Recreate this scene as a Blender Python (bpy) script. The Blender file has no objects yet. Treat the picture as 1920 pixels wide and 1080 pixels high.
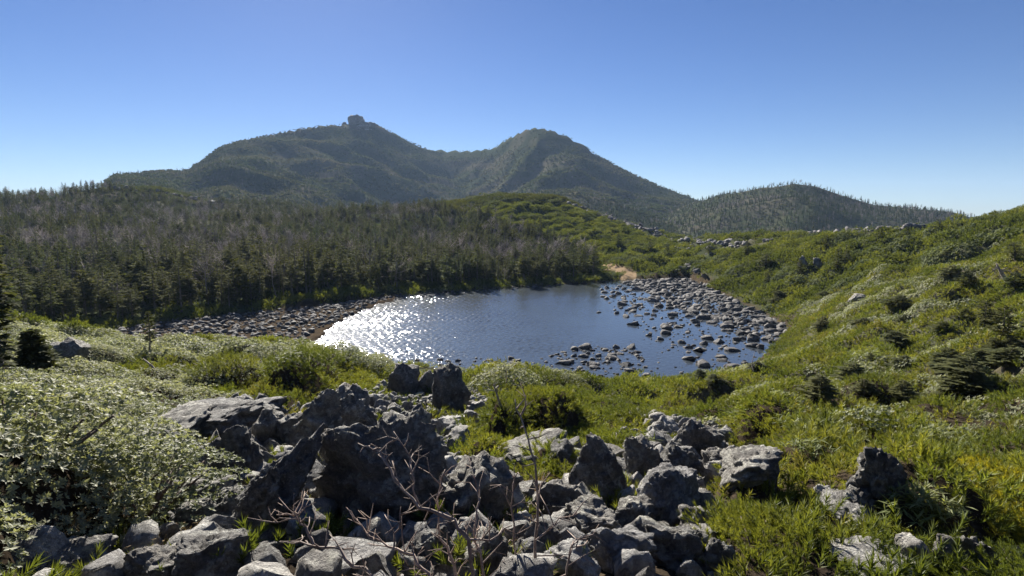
import bpy, math, random
import numpy as np
from mathutils import Vector, Matrix

# ------------------------------------------------------------------ camera, sky, sun, exposure
SC = bpy.context.scene
COL = SC.collection
F = 1150.0                      # focal length in pixels of a 1920 px wide frame
CAMZ = 12.0                     # eye height above the pond
PITCH = math.atan(140.0 / F)    # looking slightly down
cam_d = bpy.data.cameras.new('camera'); cam = bpy.data.objects.new('camera', cam_d); COL.objects.link(cam)
cam_d.sensor_width = 36.0; cam_d.lens = 36.0 * F / 1920.0; cam_d.clip_start = 0.05; cam_d.clip_end = 20000.0
cam.location = (0, 0, CAMZ); cam.rotation_euler = (math.pi / 2 - PITCH, 0, 0)
SC.camera = cam

SUN_AZ, SUN_EL = math.radians(-17.5), math.radians(27.5)
world = bpy.data.worlds.new('World'); SC.world = world; world.use_nodes = True
wn = world.node_tree.nodes; wl = world.node_tree.links
bg = wn['Background']; sky = wn.new('ShaderNodeTexSky'); sky.sky_type = 'NISHITA'; sky.sun_disc = False
sky.sun_elevation = SUN_EL; sky.sun_rotation = SUN_AZ; sky.altitude = 2400; sky.air_density = 1.0; sky.dust_density = 0.4; sky.ozone_density = 4.0
hs = wn.new('ShaderNodeHueSaturation'); hs.inputs['Saturation'].default_value = 1.14; hs.inputs['Hue'].default_value = .512; hs.inputs['Value'].default_value = .68; wl.new(sky.outputs[0], hs.inputs['Color']); wl.new(hs.outputs[0], bg.inputs[0]); bg.inputs[1].default_value = 0.05
sun_d = bpy.data.lights.new('sun', 'SUN'); sun = bpy.data.objects.new('sun', sun_d); COL.objects.link(sun)
sun_d.energy = 5.0; sun_d.angle = math.radians(0.55); sun_d.color = (1.0, 0.94, 0.85)
SUN = Vector((math.sin(SUN_AZ) * math.cos(SUN_EL), math.cos(SUN_AZ) * math.cos(SUN_EL), math.sin(SUN_EL)))
sun.rotation_euler = SUN.to_track_quat('Z', 'Y').to_euler(); sun.location = (0, 0, 60)
SC.view_settings.view_transform = 'Standard'; SC.view_settings.look = 'None'; SC.view_settings.gamma = 1.0
SC.view_settings.exposure = 1.5
SC.render.engine = 'CYCLES'
SC.cycles.use_denoising = True
SC.cycles.max_bounces = 6; SC.cycles.diffuse_bounces = 2; SC.cycles.glossy_bounces = 3; SC.cycles.transmission_bounces = 3
SC.cycles.transparent_max_bounces = 8; SC.cycles.volume_bounces = 0; SC.cycles.caustics_reflective = False
SC.cycles.sample_clamp_indirect = 4.0

RNG = np.random.default_rng(7)
random.seed(7)

# ------------------------------------------------------------------ maths helpers
_perm = np.random.default_rng(3).permutation(256); _perm = np.concatenate([_perm, _perm, _perm])
_grad = np.random.default_rng(4).normal(size=(256, 3)); _grad /= np.linalg.norm(_grad, axis=1)[:, None]
def noise(p):
    p = np.asarray(p, float); i = np.floor(p).astype(int); f = p - i; i &= 255
    u = f * f * f * (f * (f * 6 - 15) + 10); r = 0
    for dx in (0, 1):
        for dy in (0, 1):
            for dz in (0, 1):
                h = _perm[_perm[_perm[i[..., 0] + dx] + i[..., 1] + dy] + i[..., 2] + dz]
                g = _grad[h]
                d = g[..., 0] * (f[..., 0] - dx) + g[..., 1] * (f[..., 1] - dy) + g[..., 2] * (f[..., 2] - dz)
                w = (u[..., 0] if dx else 1 - u[..., 0]) * (u[..., 1] if dy else 1 - u[..., 1]) * (u[..., 2] if dz else 1 - u[..., 2])
                r = r + w * d
    return r * 1.6
def fbm(p, o=4, g=0.5):
    p = np.asarray(p, float); a, s, r = 1.0, 1.0, 0
    for k in range(o):
        r = r + a * noise(p * s + 17.3 * k); a *= g; s *= 2.03
    return r
def n2(x, y, s, seed=0.0, o=3):
    return fbm(np.stack([x / s, y / s, np.full_like(x, seed)], -1), o)
def cell(p, seed=0):
    """distance to the nearest jittered cell point (3-D Worley noise)"""
    p = np.asarray(p, float); i = np.floor(p).astype(int); best = np.full(p.shape[:-1], 9.0)
    for dx in (-1, 0, 1):
        for dy in (-1, 0, 1):
            for dz in (-1, 0, 1):
                c = i + np.array([dx, dy, dz]); cc = (c + seed) & 255
                h = _perm[_perm[_perm[cc[..., 0]] + cc[..., 1]] + cc[..., 2]]
                best = np.minimum(best, np.linalg.norm(c + 0.5 + 0.45 * _grad[h] - p, axis=-1))
    return best
def sstep(a, b, x):
    t = np.clip((x - a) / (b - a), 0, 1); return t * t * (3 - 2 * t)
CP, SP = math.cos(PITCH), math.sin(PITCH)
def ray(px, py):
    u = (px - 960) / F; v = (540 - py) / F
    return u, CP + v * SP, -SP + v * CP
def at(px, py, Y):
    x, y, z = ray(px, py); k = Y / y
    return x * k, Y, CAMZ + z * k
def proj(x, y, z):
    dz = z - CAMZ; f = np.maximum(y * CP - dz * SP, 1e-3); v = y * SP + dz * CP
    return 960 + F * x / f, 540 - F * v / f
def on_water(px, py):
    x, y, z = ray(px, py); k = -CAMZ / z
    return x * k, y * k
def inside(poly, x, y):
    x = np.asarray(x, float); r = np.zeros(x.shape, bool); n = len(poly)
    for i in range(n):
        (x0, y0), (x1, y1) = poly[i], poly[(i + 1) % n]
        if y0 != y1:
            r ^= ((y0 > y) != (y1 > y)) & (x < (x1 - x0) * (y - y0) / (y1 - y0) + x0)
    return r
def edge_dist(poly, x, y):
    d = np.full(np.shape(x), 1e9); n = len(poly)
    for i in range(n):
        (x0, y0), (x1, y1) = poly[i], poly[(i + 1) % n]
        ex, ey = x1 - x0, y1 - y0; t = np.clip(((x - x0) * ex + (y - y0) * ey) / (ex * ex + ey * ey + 1e-9), 0, 1)
        d = np.minimum(d, np.hypot(x - x0 - t * ex, y - y0 - t * ey))
    return d

# ------------------------------------------------------------------ the lie of the land
SHORE_PX = [(150, 634), (300, 606), (450, 590), (600, 572), (750, 554), (900, 543), (1050, 533), (1130, 528), (1180, 524), (1290, 519), (1345, 545),
            (1400, 574), (1450, 598), (1505, 626), (1462, 645), (1420, 676), (1395, 697), (1340, 707), (1250, 716), (1140, 728), (1090, 712), (1000, 700),
            (880, 698), (770, 694), (690, 672), (600, 655), (430, 652), (280, 648)]
SHORE = [on_water(*p) for p in SHORE_PX]
CTRL = [(0, 1080, 3.1), (480, 1080, 3.0), (960, 1080, 3.0), (1440, 1080, 3.2), (1920, 1080, 4.0),
        (0, 950, 5.0), (500, 950, 4.8), (1000, 950, 5.0), (1500, 950, 5.5), (1900, 950, 6.5),
        (100, 850, 8), (500, 850, 8), (960, 850, 8.6), (1400, 850, 9), (1850, 850, 10),
        (100, 780, 12), (500, 780, 12), (850, 780, 13.5), (1100, 785, 15), (1500, 780, 15), (1850, 780, 15),
        (100, 720, 18), (450, 725, 19), (850, 735, 21), (1100, 764, 25), (1400, 760, 26), (1850, 720, 20),
        (100, 680, 26), (450, 690, 28), (700, 708, 31), (1000, 722, 35), (1500, 690, 36), (1850, 660, 26), (60, 632, 38), (300, 664, 36), (560, 672, 38),
        (1850, 600, 33), (1620, 600, 46), (1560, 560, 62), (1850, 540, 42), (1700, 500, 70), (1900, 472, 55), (1925, 422, 76), (1800, 430, 96), (1700, 438, 112),
        (1540, 449, 132), (1400, 500, 100), (1440, 448, 155), (1300, 500, 115), (1200, 502, 122), (1250, 455, 178), (1350, 450, 170),
        (1040, 372, 230), (900, 372, 250), (820, 386, 250), (1110, 404, 215), (1190, 430, 200), (1250, 445, 190), (1000, 405, 200), (900, 425, 185), (960, 465, 158), (1100, 452, 165), (1100, 497, 132)]
pts = [at(*c) for c in CTRL]
def wp(u, Y, z): pts.append((u * Y, Y, z))
for Y, z in ((75, 1.0), (100, 2.6), (150, 6.5), (220, 11.5), (300, 15.5)): wp(-.83, Y, z); wp(-1.15, Y, z + 1)
for Y, z in ((85, 1.0), (115, 2.2), (160, 5.5), (220, 8.5), (280, 11.0)): wp(-.5, Y, z); wp(-.3, Y, z * .9)
for Y, z in ((118, .8), (150, 2.6), (190, 5.0)): wp(-.1, Y, z)
wp(-.56, 325, 23); wp(-.62, 330, 20); wp(-.46, 330, 18); wp(-.54, 380, 15); wp(-.83, 380, 6); wp(-.3, 350, 12); wp(-.1, 330, 8)
wp(.07, 330, 2); wp(-.08, 330, 6); wp(.2, 280, -4); wp(.3, 240, -3); wp(.42, 220, -4); wp(.6, 190, -4); wp(.8, 170, 0); wp(1.1, 100, 15); wp(1.1, 50, 10.5); wp(1.1, 20, 8); wp(1.1, 180, 3)
wp(.45, 330, -14); wp(.8, 330, -14); wp(.2, 360, -10)
for u in (-1.1, -.5, 0, .5, 1.1): wp(u, 1.2, 10.45)
wp(-1.15, 5, 9.6); wp(-1.15, 12, 8.2); wp(-1.15, 30, 6.2); wp(-1.15, 50, 4.0); wp(-.83, 55, 2.2)
for x, y in SHORE[::2]: pts.append((x, y, 0.1))
P = np.array(pts)
def lp(x, y):
    r = np.hypot(x, y); az = np.clip(np.arctan2(x, y), -1.05, 1.05)
    return np.stack([az * 2.2, np.log(np.clip(r, 1.2, 400))], -1)
Q = lp(P[:, 0], P[:, 1])
def tk(d2): return 0.5 * d2 * np.log(d2 + 1e-12)
_A = tk(((Q[:, None] - Q[None]) ** 2).sum(-1)) + np.eye(len(Q)) * 2e-3
_B = np.hstack([np.ones((len(Q), 1)), Q]); _M = np.block([[_A, _B], [_B.T, np.zeros((3, 3))]])
_W = np.linalg.solve(_M, np.concatenate([P[:, 2], np.zeros(3)]))
def near_h(x, y):
    q = lp(x, y).reshape(-1, 2); out = np.empty(len(q))
    for s in range(0, len(q), 40000):
        b = q[s:s + 40000]
        out[s:s + 40000] = tk(((b[:, None] - Q[None]) ** 2).sum(-1)) @ _W[:-3] + _W[-3] + b @ _W[-2:]
    return out.reshape(np.shape(x))
class Ridge:
    def __init__(s, sky_px, dist, wf, zb, back, lower=0.0, pw=1.4):
        a = [];
        for px, py in sky_px:
            X, Y, Z = ray(px, py); a.append((math.atan2(X, Y), Z / math.hypot(X, Y)))
        s.az = [t[0] for t in a]; s.te = [t[1] for t in a]
        s.daz = [math.atan((p - 960) / F) for p, d in dist]; s.d = [d for p, d in dist]
        ta = np.linspace(-1, 1, 801); td = np.interp(ta, s.daz, s.d); td = np.convolve(np.pad(td, 60, 'edge'), np.hanning(121) / np.hanning(121).sum(), 'valid'); s.daz, s.d = ta, td
        s.wf, s.zb, s.back, s.lower, s.pw = wf, zb, back, lower, pw
    def crest(s, az):
        R = np.interp(az, s.daz, s.d); return R, CAMZ + R * np.interp(az, s.az, s.te) - s.lower
    def h(s, x, y):
        az = np.arctan2(x, y); r = np.hypot(x, y); R, zc = s.crest(az)
        t = (R - r) / s.wf; g = 1 - np.clip(1 - t, 0, 1) ** s.pw
        fr = s.zb + (zc - s.zb) * (1 - g) - np.maximum(t - 1, 0) * 60
        sp = (.55 - 1.5 * np.abs(n2(x, y, 170, 3.1, 4))) * 0.13 * np.abs(zc - s.zb) * np.clip(t * (1.05 - t) * 4, 0, 1)
        return np.where(t > 0, fr + sp, zc + (t * s.wf) * s.back)
R_PEAK = Ridge([(120, 520), (170, 420), (184, 360), (195, 335), (215, 322), (250, 320), (300, 316), (350, 314), (385, 291), (410, 272), (440, 262), (500, 250), (560, 238), (610, 231),
                (650, 231), (672, 226), (695, 226), (720, 236), (760, 259), (800, 276), (826, 284), (880, 318), (960, 380), (1040, 470)],
               [(100, 640), (200, 680), (400, 860), (670, 1120), (830, 1180), (1000, 1150)], 560, -2, .55, 2.0, 1.5)
R_DOME = Ridge([(640, 450), (720, 350), (770, 300), (820, 279), (880, 281), (925, 276), (950, 259), (985, 241), (1005, 237), (1030, 241), (1060, 252), (1090, 267), (1120, 289), (1150, 304), (1190, 326),
                (1240, 348), (1290, 366), (1340, 390), (1400, 440), (1500, 560)], [(640, 1250), (880, 1180), (1005, 960), (1200, 900), (1340, 840)], 480, -10, .55, 1.0, 1.5)
R_HILL = Ridge([(1080, 520), (1180, 440), (1240, 395), (1290, 374), (1350, 356), (1400, 348), (1450, 339), (1490, 333), (1530, 339), (1580, 356), (1640, 373), (1700, 378), (1760, 384), (1800, 390), (1840, 404), (1900, 440), (2000, 500)],
               [(1080, 700), (1490, 620), (1900, 640)], 290, -16, .6, 4.5, 1.15)
R_SPUR = Ridge([(960, 420), (1010, 352), (1080, 350), (1160, 372), (1240, 402), (1310, 428), (1400, 470), (1460, 540)], [(960, 620), (1300, 520)], 200, -16, .8, 4.0, 1.2)
R_FAR = Ridge([(-400, 362), (0, 366), (90, 360), (150, 357), (210, 362), (300, 385), (420, 440)], [(-400, 3400), (400, 3400)], 1500, -120, .3)
RIDGES = [R_PEAK, R_DOME, R_HILL, R_SPUR, R_FAR]
FLAT_PX = [(120, 645), (150, 628), (300, 600), (450, 584), (600, 566), (735, 549), (745, 560), (690, 580), (640, 597), (612, 615), (585, 640), (560, 665), (250, 660)]
ROCKZONE = [(230, 830), (330, 780), (470, 750), (560, 775), (640, 735), (700, 745), (730, 690), (800, 690), (870, 700), (920, 770), (890, 850), (1000, 840), (1060, 850), (1200, 780), (1350, 800), (1390, 870), (1470, 905), (1370, 930),
            (1320, 950), (1350, 1000), (1390, 1300), (150, 1300), (40, 1085), (200, 1045), (340, 985), (350, 905)]
ROCK2 = [(1520, 950), (1560, 930), (1600, 860), (1700, 870), (1710, 960), (1780, 1000), (1860, 1040), (1920, 1060), (1920, 1300), (1600, 1300), (1690, 1040), (1580, 1020)]
ROCK3 = [(720, 690), (800, 690), (900, 780), (900, 850), (830, 850), (790, 740)]
GREENIN = [[(875, 775), (1000, 762), (1195, 800), (1150, 845), (1000, 850), (940, 880), (890, 900), (850, 865)], [(985, 870), (1050, 865), (1070, 900), (1000, 915)]]
def in_rocks(px, py):
    r = inside(ROCKZONE, px, py) | inside(ROCK3, px, py)
    for g in GREENIN: r &= ~inside(g, px, py)
    return r
FOREST = [(-500, 640), (-60, 612), (40, 606), (160, 612), (300, 595), (450, 577), (600, 560), (750, 545), (900, 535), (1050, 526), (1120, 519), (1112, 482), (1000, 440), (905, 408), (800, 388), (790, 330), (-500, 330)]
def cell2(x, y, seed=0):
    ix = np.floor(x).astype(int); iy = np.floor(y).astype(int); best = np.full(x.shape, 9.0)
    for dx in (-1, 0, 1):
        for dy in (-1, 0, 1):
            h = _perm[_perm[(ix + dx + seed) & 255] + ((iy + dy) & 255)]; best = np.minimum(best, np.hypot(ix + dx + .5 + .5 * _grad[h, 0] - x, iy + dy + .5 + .5 * _grad[h, 1] - y))
    return best
MSC = ((1.5, 1.05), (2.5, 1.45), (4.6, 2.0))
def mweights(r):
    t = np.log(np.maximum(r, 1)); a, b = sstep(2.3, 3.0, t), sstep(3.7, 4.4, t); return (1 - a, a * (1 - b), b)
def mdist(x, y, r):
    """how far a spot lies from the middle of its bush, 0 to about 1"""
    wx = x + .45 * n2(x, y, 2.2, 21.0, 1); wy = y + .45 * n2(x, y, 2.2, 25.0, 1); out = np.zeros_like(x)
    for (s, h), w in zip(MSC, mweights(r)):
        k = w > 0
        if k.any(): out[k] += w[k] * cell2(wx[k] / s, wy[k] / s * .8)
    return out
def mound(x, y, r):
    d = mdist(x, y, r); h = sum(w * q[1] for q, w in zip(MSC, mweights(r)))
    z = h * (np.clip(1.0 - d * d * 1.9, -.15, 1) * .95 + .25 * n2(x, y, 3.2, 12.0, 2) - .3) * (.5 + .5 * sstep(-.4, .3, n2(x, y, 7.0, 29.0, 1)))
    return z * sstep(0, 12, edge_dist(SHORE, x, y))
def ground_h(x, y):
    x = np.asarray(x, float); y = np.asarray(y, float); r = np.hypot(x, y)
    z = near_h(x, y)
    z = z - sstep(380, 900, r) * 75
    z = z + n2(x, y, 9.0, .5) * 0.45 * sstep(14, 60, r) + n2(x, y, 2.6, 1.5, 2) * 0.22 * sstep(5, 16, r) + n2(x, y, 40, 4.0) * 2.4 * sstep(140, 260, r) + n2(x, y, .7, 2.2, 3) * .06
    nearby = (r < 300) & (y > 1)
    if nearby.any():     # cushions of scrub
        ax, ay, az_ = x[nearby], y[nearby], z[nearby]; qx, qy = proj(ax, ay, az_)
        fade = np.ones(len(ax)); kn = r[nearby] < 30
        if kn.any(): fade[kn] = sstep(0, 38, np.minimum.reduce([edge_dist(g, qx[kn], qy[kn]) for g in [ROCKZONE, ROCK3] + GREENIN]))
        wet = inside(FOREST, qx, qy) & (r[nearby] > 55)
        z[nearby] = az_ + np.where(in_rocks(qx, qy) | wet, 0, mound(ax, ay, r[nearby])) * sstep(2.5, 5, r[nearby]) * fade
    front = (y > 0) & (r > 250)
    far = np.full(x.shape, -1e3)
    for k in RIDGES: far = np.maximum(far, k.h(x, y))
    far = np.where(front, far, -1e3)
    k = 6.0; m = np.maximum(z, far); z = np.where(far > -900, m + k * np.log1p(np.exp(-np.abs(z - far) / k)) * sstep(300, 420, r), z)
    close = (r < 200)
    if close.any():
        fw = [on_water(*p) for p in FLAT_PX]; flat = inside(fw, x + 1.2 * n2(x, y, 3.0, 50.0, 2), y + 2 * n2(x, y, 3.0, 55.0, 2)); ins = inside(SHORE, x, y); d = edge_dist(SHORE, x, y)
        z = np.where(ins, np.minimum(z, -0.06 - np.minimum(d * 0.09, 1.1) + .1 * n2(x, y, 1.4, 8.0, 2)), np.where(close, np.maximum(z, 0.06 + np.minimum(d, 4) * 0.12), z))
        z = np.where(ins & flat, .1 + .08 * n2(x, y, 2.0, 8.0, 2), z)
    return z
_Ys = np.exp(np.linspace(math.log(1.6), math.log(1600), 600))
def hit(px, py):
    """where the line of sight through a pixel meets the land"""
    x, y, z = ray(px, py); X = x / y * _Ys; Z = CAMZ + z / y * _Ys
    b = np.nonzero(Z < ground_h(X, _Ys))[0]; i = b[0] if len(b) else len(_Ys) - 1
    return float(X[i]), float(_Ys[i]), float(ground_h(X[i:i + 1], _Ys[i:i + 1])[0])
def gz(x, y): return float(ground_h(np.array([x]), np.array([y]))[0])

# ------------------------------------------------------------------ materials
class N:
    def __init__(s, name):
        s.m = bpy.data.materials.new(name); s.m.use_nodes = True; s.t = s.m.node_tree; s.n = s.t.nodes; s.n.clear(); s.out = s.n.new('ShaderNodeOutputMaterial')
    def a(s, typ, ins=None, **kw):
        d = s.n.new('ShaderNode' + typ)
        for k, v in kw.items(): setattr(d, k, v)
        for k, v in (ins or {}).items():
            if hasattr(v, 'is_linked') or hasattr(v, 'links'): s.t.links.new(v, d.inputs[k])
            else: d.inputs[k].default_value = v
        return d
    def ramp(s, fac, stops, interp='LINEAR'):
        d = s.a('ValToRGB', {0: fac}); e = d.color_ramp; e.interpolation = interp
        while len(e.elements) < len(stops): e.elements.new(.5)
        for q, (p, c) in zip(e.elements, stops): q.position = p; q.color = (*c, 1) if len(c) == 3 else c
        return d.outputs[0]
    def mix(s, f, a, b, mode='MIX'):
        d = s.n.new('ShaderNodeMix'); d.data_type = 'RGBA'; d.blend_type = mode
        for sock, v in ((d.inputs[0], f), (d.inputs[6], a), (d.inputs[7], b)):
            if hasattr(v, 'links'): s.t.links.new(v, sock)
            else: sock.default_value = v if not isinstance(v, tuple) or len(v) == 4 else (*v, 1)
        return d.outputs[2]
    def math(s, op, a, b=0.0, clamp=False):
        d = s.a('Math', {0: a, 1: b}, operation=op, use_clamp=clamp); return d.outputs[0]
    def surf(s, sh): s.t.links.new(sh, s.out.inputs[0]); return s.m
def leaf_mat(name, cols, rough=.5, spec=.4, trans=.35, tcol=(1.25, 1.2, .55), patch=None, patch_scale=.18, lift=1.0):
    m = N(name); oi = m.a('ObjectInfo'); geo = m.a('NewGeometry')
    nz = m.a('TexNoise', {'Vector': geo.outputs['Position'], 'Scale': patch_scale, 'Detail': 3.0})
    k = len(cols); base = m.ramp(oi.outputs['Random'], [(i / max(k - 1, 1), c) for i, c in enumerate(cols)])
    if patch: base = m.mix(m.ramp(nz.outputs[0], [(.42, (0, 0, 0)), (.62, (1, 1, 1))]), base, patch)
    ri = geo.outputs['Random Per Island']
    base = m.mix(1.0, base, m.ramp(ri, [(0, (.6, .62, .6)), (.6, (1, 1, 1)), (1, (1.5, 1.4, 1.15))]), 'MULTIPLY')
    p = m.a('BsdfPrincipled', {'Base Color': base, 'Roughness': rough, 'Specular IOR Level': spec})
    t = m.a('BsdfTranslucent', {'Color': m.mix(1.0, base, (*tcol, 1), 'MULTIPLY')})
    return m.surf(m.a('MixShader', {0: trans, 1: p.outputs[0], 2: t.outputs[0]}).outputs[0])
M = {}
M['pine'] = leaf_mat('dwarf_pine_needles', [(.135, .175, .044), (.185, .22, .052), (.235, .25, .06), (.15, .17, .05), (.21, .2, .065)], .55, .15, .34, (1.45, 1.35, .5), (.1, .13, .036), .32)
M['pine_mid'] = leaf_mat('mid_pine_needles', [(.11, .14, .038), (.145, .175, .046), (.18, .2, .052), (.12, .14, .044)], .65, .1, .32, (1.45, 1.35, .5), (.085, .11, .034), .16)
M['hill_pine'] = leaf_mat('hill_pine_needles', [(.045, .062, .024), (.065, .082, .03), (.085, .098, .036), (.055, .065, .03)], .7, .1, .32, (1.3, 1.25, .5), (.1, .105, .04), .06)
M['pine_yellow'] = leaf_mat('yellow_needles', [(.28, .26, .03), (.22, .23, .03)], .5, .3, .45, (1.5, 1.3, .5))
M['rhodo'] = leaf_mat('leathery_leaves', [(.15, .175, .095), (.23, .25, .15), (.19, .215, .12), (.28, .29, .19)], .6, .2, .35, (1.2, 1.2, .7), (.27, .28, .18), .35)
M['hill_pale'] = leaf_mat('hill_leaves', [(.1, .125, .06), (.13, .15, .08), (.115, .135, .065)], .8, .05, .3, (1.2, 1.2, .7))
M['sasa'] = leaf_mat('bamboo_leaves', [(.2, .24, .09), (.27, .29, .14)], .55, .2, .4, (1.3, 1.25, .7))
M['fir'] = leaf_mat('fir_needles', [(.055, .08, .042), (.08, .105, .045), (.12, .135, .055), (.07, .088, .058), (.1, .1, .062), (.065, .095, .042)], .9, .03, .3, (1.3, 1.3, .5), (.095, .1, .045), .03)
M['far_green'] = leaf_mat('hillside_leaves', [(.05, .068, .036), (.07, .09, .044), (.095, .105, .05), (.06, .07, .045)], 1.0, 0.0, .25, (1.25, 1.25, .7), (.12, .115, .075), .012)
M['grass'] = leaf_mat('dry_grass_blades', [(.42, .3, .13), (.5, .38, .18)], .7, .2, .3, (1.1, 1, .8))
def bark(name, a, b):
    m = N(name); oi = m.a('ObjectInfo'); geo = m.a('NewGeometry')
    nz = m.a('TexNoise', {'Vector': geo.outputs['Position'], 'Scale': 14.0, 'Detail': 4.0})
    c = m.mix(m.ramp(nz.outputs[0], [(.35, (0, 0, 0)), (.65, (1, 1, 1))]), a, b)
    c = m.mix(1.0, c, m.ramp(oi.outputs['Random'], [(0, (.7, .7, .7)), (1, (1.2, 1.15, 1.1))]), 'MULTIPLY')
    bp = m.a('Bump', {'Strength': .5, 'Distance': .01, 'Height': nz.outputs[0]})
    return m.surf(m.a('BsdfPrincipled', {'Base Color': c, 'Roughness': .85, 'Normal': bp.outputs[0]}).outputs[0])
M['bark'] = bark('fir_bark', (.1, .085, .07, 1), (.26, .23, .2, 1))
M['grey_bark'] = bark('bleached_bark', (.17, .145, .135, 1), (.36, .32, .3, 1))
M['twig'] = bark('bare_twig_bark', (.17, .12, .1, 1), (.42, .34, .28, 1))
M['stem'] = bark('shrub_stems', (.06, .045, .035, 1), (.14, .1, .08, 1))
def rock_mat(name, dark, mid, light, lich, scale=1.0, bump=.05, lichen=.5, wet=False):
    m = N(name); tc = m.a('TexCoord'); oi = m.a('ObjectInfo'); geo = m.a('NewGeometry')
    vec = m.a('VectorMath', {0: geo.outputs['Position'], 1: (scale,) * 3}, operation='MULTIPLY').outputs[0]
    n1 = m.a('TexNoise', {'Vector': vec, 'Scale': 2.2, 'Detail': 8.0, 'Roughness': .65}); n3 = m.a('TexNoise', {'Vector': vec, 'Scale': 26.0, 'Detail': 6.0, 'Roughness': .7})
    vo = m.a('TexVoronoi', {'Vector': m.a('VectorMath', {0: vec, 1: n1.outputs[1]}, operation='ADD').outputs[0], 'Scale': 9.0}); n4 = m.a('TexNoise', {'Vector': vec, 'Scale': 7.0, 'Detail': 7.0, 'Roughness': .7})
    c = m.ramp(n1.outputs[0], [(.3, dark), (.5, mid), (.72, light)])
    c = m.mix(1.0, c, m.ramp(n3.outputs[0], [(.25, (.45, .45, .47)), (.5, (1, 1, 1)), (.78, (1.5, 1.48, 1.42))]), 'MULTIPLY')
    up = m.a('SeparateXYZ', {0: geo.outputs['Normal']}).outputs[2]
    lm = m.math('MULTIPLY', m.ramp(n4.outputs[0], [(.5, (0, 0, 0)), (.6, (1, 1, 1))]), m.ramp(up, [(0, (.25,) * 3), (.7, (1, 1, 1))]))
    c = m.mix(m.math('MULTIPLY', lm, lichen), c, lich)
    c = m.mix(1.0, c, m.ramp(oi.outputs['Random'], [(0, (.75, .75, .77)), (1, (1.2, 1.17, 1.12))]), 'MULTIPLY')
    ck = m.a('TexVoronoi', {'Vector': m.a('VectorMath', {0: vec, 1: n4.outputs[1]}, operation='ADD').outputs[0], 'Scale': 2.6}, feature='DISTANCE_TO_EDGE'); crack = m.ramp(ck.outputs[0], [(0, (0, 0, 0)), (.06, (1, 1, 1))])
    sp_ = m.a('TexVoronoi', {'Vector': vec, 'Scale': 22.0}); spots = m.math('MULTIPLY', m.ramp(sp_.outputs[0], [(.16, (1, 1, 1)), (.24, (0, 0, 0))]), m.ramp(n1.outputs[0], [(.45, (0, 0, 0)), (.6, (1, 1, 1))])); c = m.mix(m.math('MULTIPLY', spots, lichen * .8), c, lich)
    wz = m.a('SeparateXYZ', {0: geo.outputs['Position']}).outputs[2]
    if wet: c = m.mix(m.math('MULTIPLY', m.ramp(m.math('ADD', wz, m.math('MULTIPLY', n4.outputs[0], .1)), [(.1, (1, 1, 1)), (.16, (0, 0, 0))]), .75), c, (.025, .022, .02, 1))
    hgt = m.math('ADD', m.math('MULTIPLY', crack, .5), m.math('ADD', m.math('MULTIPLY', n3.outputs[0], .8), m.math('ADD', m.math('MULTIPLY', n4.outputs[0], 1.2), m.math('MULTIPLY', vo.outputs[0], .5))))
    bp = m.a('Bump', {'Strength': 1.0, 'Distance': bump, 'Height': hgt})
    return m.surf(m.a('BsdfPrincipled', {'Base Color': c, 'Roughness': .82, 'Specular IOR Level': .35, 'Normal': bp.outputs[0]}).outputs[0])
M['rock'] = rock_mat('lichened_lava', (.09, .085, .08), (.205, .195, .18), (.37, .355, .325), (.55, .55, .49, 1), 1.6, .08, .85)
M['pale_rock'] = rock_mat('pale_lava', (.18, .175, .165), (.33, .32, .3), (.46, .45, .42), (.58, .58, .53, 1), 1.6, .04, .6)
M['pond_rock'] = rock_mat('pond_stone', (.05, .048, .047), (.115, .11, .105), (.22, .208, .195), (.36, .35, .32, 1), .5, .06, .4, True)
M['far_rock'] = rock_mat('far_rock', (.1, .095, .095), (.18, .17, .165), (.29, .27, .26), (.4, .39, .36, 1), .15, .2, .4)

def ground_mat():
    m = N('mountain_ground'); geo = m.a('NewGeometry'); pos = geo.outputs['Position']
    a = m.a('TexNoise', {'Vector': pos, 'Scale': .9, 'Detail': 9.0, 'Roughness': .65}); b = m.a('TexNoise', {'Vector': pos, 'Scale': .02, 'Detail': 8.0, 'Roughness': .6})
    d = m.a('TexNoise', {'Vector': pos, 'Scale': .12, 'Detail': 8.0, 'Roughness': .7}); e = m.a('TexNoise', {'Vector': pos, 'Scale': 24.0, 'Detail': 5.0})
    soil = m.ramp(a.outputs[0], [(.3, (.02, .016, .012)), (.5, (.04, .032, .024)), (.7, (.075, .06, .042))])
    soil = m.mix(1.0, soil, m.ramp(e.outputs[0], [(.3, (.6, .6, .6)), (.7, (1.35, 1.3, 1.25))]), 'MULTIPLY')
    slope = m.ramp(d.outputs[0], [(.3, (.034, .044, .024)), (.5, (.052, .062, .032)), (.68, (.08, .085, .045))])
    slope = m.mix(m.ramp(b.outputs[0], [(.45, (0, 0, 0)), (.62, (1, 1, 1))]), slope, (.1, .09, .065, 1))
    at_ = m.a('Attribute', attribute_name='zone'); sp = m.a('SeparateColor', {0: at_.outputs[0]})
    c = m.mix(sp.outputs[0], soil, slope)
    bed = m.ramp(a.outputs[0], [(.3, (.035, .028, .02)), (.7, (.1, .075, .05))]); c = m.mix(sp.outputs[1], c, bed)
    sand = m.ramp(a.outputs[0], [(.3, (.24, .17, .1)), (.7, (.4, .3, .19))]); c = m.mix(sp.outputs[2], c, sand)
    bp = m.a('Bump', {'Strength': .8, 'Distance': .08, 'Height': m.math('ADD', a.outputs[0], m.math('MULTIPLY', e.outputs[0], .25))})
    return m.surf(m.a('BsdfPrincipled', {'Base Color': c, 'Roughness': 1.0, 'Specular IOR Level': 0.0, 'Normal': bp.outputs[0]}).outputs[0])
M['ground'] = ground_mat()
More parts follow.
